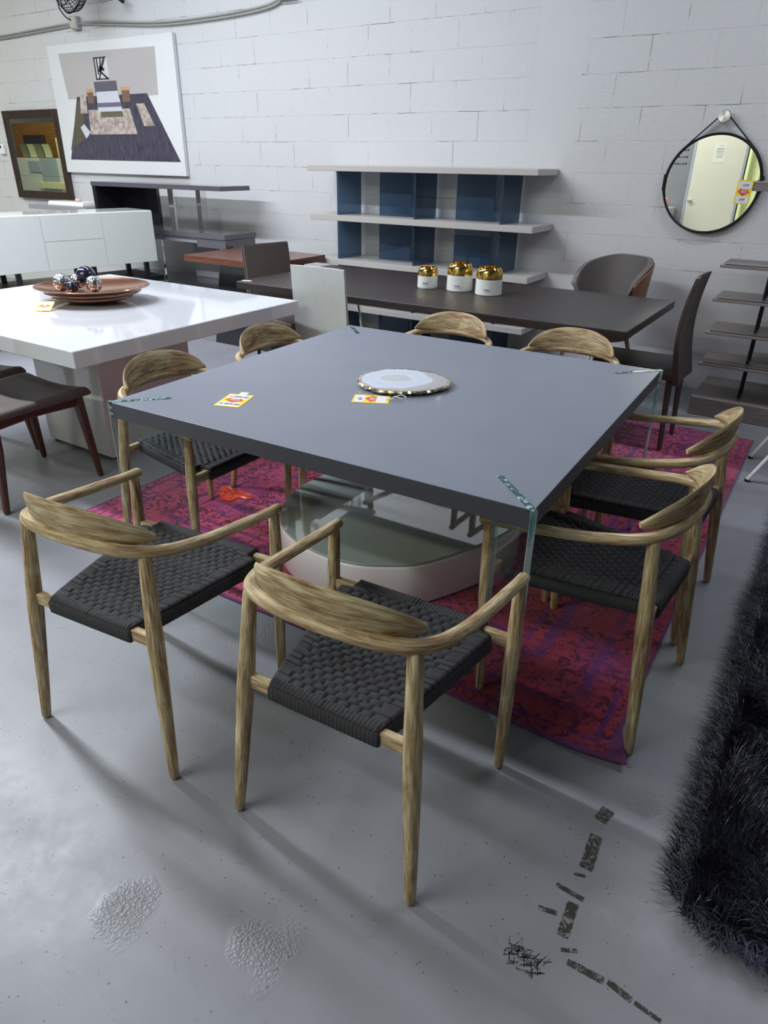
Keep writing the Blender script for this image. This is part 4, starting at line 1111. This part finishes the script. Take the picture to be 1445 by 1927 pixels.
def conduits():
    t = thing('junction_box', 'small grey electrical junction box on the wall under the fan', 'junction box', (-6.03, 3.290, 2.700))
    MB().box(-.055, .055, -.045, .012, -.055, .055, .005).build('box_body', GALV, t); MB().box(-.045, .045, -.049, -.045, -.045, .045, .002).build('cover', GALV, t)
    MB().sweep(catmull([(-.02, -.05, .02), (-.08, -.07, .06), (-.12, -.09, .14), (-.02, -.14, .22), (.18, -.20, .24)], 6), .006, 6).build('fan_cord', BLACK, t)
    a = MB()
    for dz in (0, .022):
        a.sweep(catmull([(-7.95, 3.285, 2.665 + dz), (-7.4, 3.285, 2.655 + dz), (-6.8, 3.285, 2.668 + dz), (-6.3, 3.285, 2.68 + dz), (-6.085, 3.285, 2.688 + dz * .5)], 6), .009, 8)
    a.build('wall_conduit', GALV, label='pair of thin grey conduits running left from the junction box', cat='conduit')
    a = MB()
    for dz in (0, .022):
        a.sweep(catmull([(-5.975, 3.285, 2.690 + dz * .5), (-5.6, 3.285, 2.66 + dz), (-4.8, 3.285, 2.600 + dz), (-4.1, 3.285, 2.595 + dz), (-3.6, 3.285, 2.612 + dz), (-3.36, 3.285, 2.64 + dz), (-3.27, 3.285, 2.69 + dz)], 6), .009, 8)
    a.build('wall_conduit', GALV, label='pair of thin grey conduits running right from the junction box', cat='conduit')
    MB().box(-3.30, -3.12, 3.25, 3.302, 2.665, 2.78, .008).build('conduit_box', GALV, label='grey conduit box at the top edge right of the fan', cat='junction box')
    MB().sweep([(-5.30, 3.29, 2.90), (-5.24, 3.22, 2.83), (-5.17, 3.20, 2.80)], .018, 8).build('wall_bracket', BLACK, label='short black bracket on the wall right of the fan', cat='bracket')
conduits()

# ------------------------------------------------------------------ white sideboard on a black bench
def sideboard():
    az = deg(79.5)     # direction of the front, near left to far right
    t = thing('sideboard', 'long white gloss sideboard with panel doors behind the white table', 'sideboard', (-4.32, 2.50, 0), az)
    # local +x along the front towards the far right end (x = 0), front faces local -y
    L = 2.2; z0, z1 = .605, 1.05
    MB().box(-L, 0, 0, .44, z0 + .004, z1, .003).build('cabinet_body', WHITE_SIDE, t)
    e = .0015
    xs = [-L + .004, -.92 - .49, -.92, -.42 + .0, -.004]
    def door(xa, xb, za, zb, nm):
        return MB().box(xa + e, xb - e, -.020, -.001, za + e, zb - e, .0015).build(nm, WHITE_SIDE, t)
    door(-.50, -.004, z0, z1 - .004, 'door')
    door(-1.03, -.50, .835, z1 - .004, 'drawer'); door(-1.03, -.50, z0, .835, 'drawer')
    door(-1.52, -1.03, z0, z1 - .004, 'door'); door(-L + .004, -1.52, z0, z1 - .004, 'door')
    for x in (-.10, -.62, -1.28, -1.90):
        MB().box(x - .022, x + .022, .02, .05, .482, z0 + .004, .002).build('leg', STEEL_DARK, t)
        MB().box(x - .022, x + .022, .38, .41, .482, z0 + .004, .002).build('leg', STEEL_DARK, t)
    t2 = thing('low_bench', 'low black lacquered bench carrying the white sideboard', 'bench', (-4.32, 2.50, 0), az)
    MB().box(-2.3, .02, -.06, .50, .435, .480, .003).build('bench_top', BLACK, t2)
    MB().box(-2.25, -.05, .0, .46, .05, .435, .003).build('bench_body', BLACKLAC, t2)
    MB().box(-2.0, -.1, .04, .42, .0, .05).build('plinth', BLACK, t2)
sideboard()

# ------------------------------------------------------------------ grey lacquer console with bridge shelf
def console():
    t = thing('console_desk', 'grey lacquer console with chrome posts carrying a raised shelf', 'console', (0, 0, 0))
    MB().box(-5.45, -3.62, 2.72, 3.10, 1.222, 1.262, .002).build('raised_shelf', GREYLAC, t)
    MB().box(-5.45, -5.40, 2.73, 3.09, .862, 1.222, .002).box(-5.40, -4.86, 3.05, 3.09, .862, 1.222, .002).build('back_panel', BLACKLAC, t)
    MB().box(-4.34, -4.27, 2.74, 2.76, .862, 1.222, .001).build('chrome_post', CHROME, t)
    MB().box(-4.22, -4.16, 2.98, 3.06, .862, 1.222, .001).build('chrome_post', CHROME, t)
    MB().box(-5.45, -3.60, 2.70, 3.12, .815, .862, .002).build('desk_top', GREYLAC, t)
    MB().box(-3.98, -3.605, 2.71, 3.11, .735, .813, .002).build('drawer_box', GREYLAC, t)
    MB().box(-5.40, -3.99, 2.73, 3.09, .765, .813, .002).build('apron', GREYLAC_L, t)
    MB().sweep([(-4.50, 2.74, .815), (-4.50, 2.74, .39)], .012, 4).build('chrome_leg', CHROME, t)
    MB().sweep([(-3.70, 2.74, .735), (-3.70, 2.74, .39)], .012, 4).build('chrome_leg', CHROME, t)
    MB().box(-5.40, -3.55, 2.60, 3.15, .365, .388, .002).build('lower_shelf', BLACKLAC, t)
    MB().box(-5.35, -3.62, 2.66, 3.10, 0.001, .365, .002).build('base_cabinet', GREYLAC, t)
    MB().box(-4.44, -3.99, 3.085, 3.10, .39, .76, .001).build('glass_back', GREYLAC_L, t)
console()
MB().box(-6.75, -5.72, 2.80, 3.20, .955, 1.000, .002).build('wall_ledge', GREYLAC_L, label='mauve-grey slab shelf below the framed mirror', cat='shelf')
def ribbed():
    t = thing('ribbed_tray', 'off-white ribbed ceramic tray on the mauve-grey slab below the framed mirror', 'tray', (-6.12, 2.96, 1.0005))
    m = MB(); n = 28
    for i in range(n):
        x = -.30 + .60 * i / (n - 1); m.sweep([(x, -.10, .035), (x, -.115, .006)], .011, 6)
    m.build('ribs', CERAMIC, t); MB().box(-.31, .31, -.10, .10, .0, .046, .008).build('tray_body', CERAMIC, t)
ribbed()
MB().lathe([(0, 0), (.03, .003), (.036, .015), (.025, .03), (0, .034)], 16).build('seashell', plain('shell_pink', (.75, .55, .45), .5), label='small pinkish shell on top of the ribbed tray', cat='shell', loc=(-6.0, 2.93, 1.047))

# ------------------------------------------------------------------ cherry table beside the console
ct = thing('side_table', 'square cherry-brown table with black tapered pedestal left of the taupe chair', 'table', (-3.06, 2.60, 0))
MB().box(-.47, .47, -.47, .285, .70, .750, .002).build('tabletop', CHERRY, ct)
def taper():
    a, b_ = .26, .33; m = MB(); c_ = .27; d_ = .24
    vs = [(-b_, -b_, 0), (b_, -b_, 0), (b_, c_, 0), (-b_, c_, 0), (-a, -a, .70), (a, -a, .70), (a, d_, .70), (-a, d_, .70)]
    m.add(vs, [(3, 2, 1, 0), (4, 5, 6, 7), (0, 1, 5, 4), (1, 2, 6, 5), (2, 3, 7, 6), (3, 0, 4, 7)], smooth=False)
    m.build('pedestal', BLACKLAC, ct)
taper()

# ------------------------------------------------------------------ what the mirrors look back at
cab = thing('storage_cabinet', 'white metal cabinet reflected at the lower left of the round mirror', 'cabinet', (-2.08, Y0 + .34, 0))
MB().box(-.62, .62, -.30, .30, 0.001, .86, .004).build('cabinet_body', WHITE_SIDE, cab)
for s in (-1, 1): MB().box(-.61 if s < 0 else .003, -.003 if s < 0 else .61, .301, .316, .03, .85, .002).build('door', WHITE_SIDE, cab)
MB().lathe([(0, 0), (.10, .01), (.13, .06), (.10, .13), (.03, .16), (0, .165)], 18, wob=lambda a: 1 + .12 * math.cos(3 * a)).build('pink_rock', plain('pink_salt_rock', (.50, .30, .26), .7, nz=.25, scale=12), label='pink rock on the white cabinet, seen in the round mirror', cat='rock', loc=(-1.62, Y0 + .40, .861))
no = MB().box(-1.02, -.84, Y0 + .0455, Y0 + .0465, 1.53, 1.81).build('door_notice', plain('cream_paper', (.78, .77, .64), .5, nz=.01), label='white paper notice taped to the cream door, seen in the round mirror', cat='notice')
mm = MB()
for i, (z, w_) in enumerate(((1.82, .06), (1.78, .12), (1.765, .11), (1.74, .12), (1.725, .11), (1.70, .12), (1.67, .11), (1.655, .09))):
    mm.box(-.93 - w_ / 2, -.93 + w_ / 2, Y0 + .0466, Y0 + .047, z - .052, z - .047)
mm.build('text_lines', INK, no)
wl = MB()
for z in (1.70, 1.60, 1.50):
    for i in range(9): wl.box(-1.78 + .042 * i, -1.75 + .042 * i, Y0 + .0005, Y0 + .003, z, z + .010 + .005 * (i % 3))
wl.build('wall_lettering', BLACK, label='three rows of small dark lettering on the grey wall, seen in the round mirror', cat='lettering')
cu = thing('hanging_curtain', 'bright lime-white curtain panel beside the cream door, seen in the round mirror', 'curtain', (-.13, Y0 + .12, 0))
MB().grid(lambda u, v: (-.36 + .72 * u, .03 * math.sin(u * 26), .35 + 2.2 * v), 60, 4).grid(lambda u, v: (-.36 + .72 * u, .03 * math.sin(u * 26) - .004, .35 + 2.2 * v), 60, 4, flip=True).build('cloth', plain('lime_white_cloth', (.70, .78, .36), .6), cu)
MB().sweep([(-.42, 0, 2.57), (.42, 0, 2.57)], .012, 8).build('rod', BLACK, cu)

wu = thing('display_wall', 'ochre wood display partition reflected in the framed mirror', 'partition', (-14.0, -1.35, 0))
MB().box(-.95, 1.5, -.04, .04, 0, 2.12).build('wood_panel', OCHRE, wu)
MB().box(-14.05, -13.35, -1.00, -.94, 1.46, 1.88, .004).build('dark_screen', BLACKLAC, label='black screen panel on the cabinets, reflected in the framed mirror', cat='screen')
MINT = plain('mint_white_paint', (.60, .64, .59), .3); BLUEG = plain('blue_grey_paint', (.30, .38, .42), .3)
for i, (xa, xb, lab) in enumerate(((-14.6, -13.14, 'left white display cabinet reflected in the framed mirror'), (-13.13, -12.56, 'blue-grey display cabinet reflected in the middle of the framed mirror'), (-12.55, -11.6, 'right white display cabinet reflected in the framed mirror'))):
    hc = thing('display_cabinet', lab, 'cabinet', ((xa + xb) / 2, -.85, 0), 0, 'cabinets seen in the framed mirror'); hw = (xb - xa) / 2; mt_ = BLUEG if i == 1 else MINT
    MB().box(-hw, hw, -.22, .22, .001, 1.455, .003).build('cabinet_body', mt_, hc)
    MB().box(-hw + .005, hw - .005, .221, .232, .78, 1.12, .002).build('drawer', mt_, hc)
    MB().box(-hw + .005, hw - .005, .221, .232, 1.125, 1.44, .002).build('door', mt_, hc)
MB().box(-13.50, -13.10, -.615, -.60, 1.20, 1.40, .002).build('blue_grey_panel', BLUEG, label='blue-grey panel on the left mirrored cabinet, seen in the framed mirror', cat='panel')
for i in range(5):
    MB().box(-13.20 + .19 * i, -13.03 + .19 * i, -.612, -.56, .90, 1.02, .004).build('lime_box', LIMEFAB, label='%s of the small pale lime boxes in a row, reflected low in the framed mirror' % ['leftmost', 'second', 'middle', 'fourth', 'rightmost'][i], cat='box', group='pale lime boxes in the framed mirror')
for i in range(4):
    q = MB(); q.grid(lambda u, v: ((u - .5) * .22, .05 * v * v - .03, .01 + .24 * v), 8, 8); q.grid(lambda u, v: ((u - .5) * .22, .05 * v * v - .05, .01 + .24 * v), 8, 8, flip=True)
    q.build('seat_cushion', LIMEFAB if i % 2 else plain('olive_leather', (.20, .23, .13), .5), label='%s upright cushion on the mirrored cabinets, seen in the framed mirror' % ['leftmost olive', 'left lime', 'right olive', 'rightmost lime'][i], cat='cushion', group='cushions on the mirrored cabinets', loc=(-13.75 + .26 * i, -.72, 1.457))
MB().box(-12.53, -12.20, -.85, -.65, 1.457, 1.82, .03, seg=3).build('tall_cushion', LIMEFAB, label='tall pale lime block cushion right of the others, seen in the framed mirror', cat='cushion')
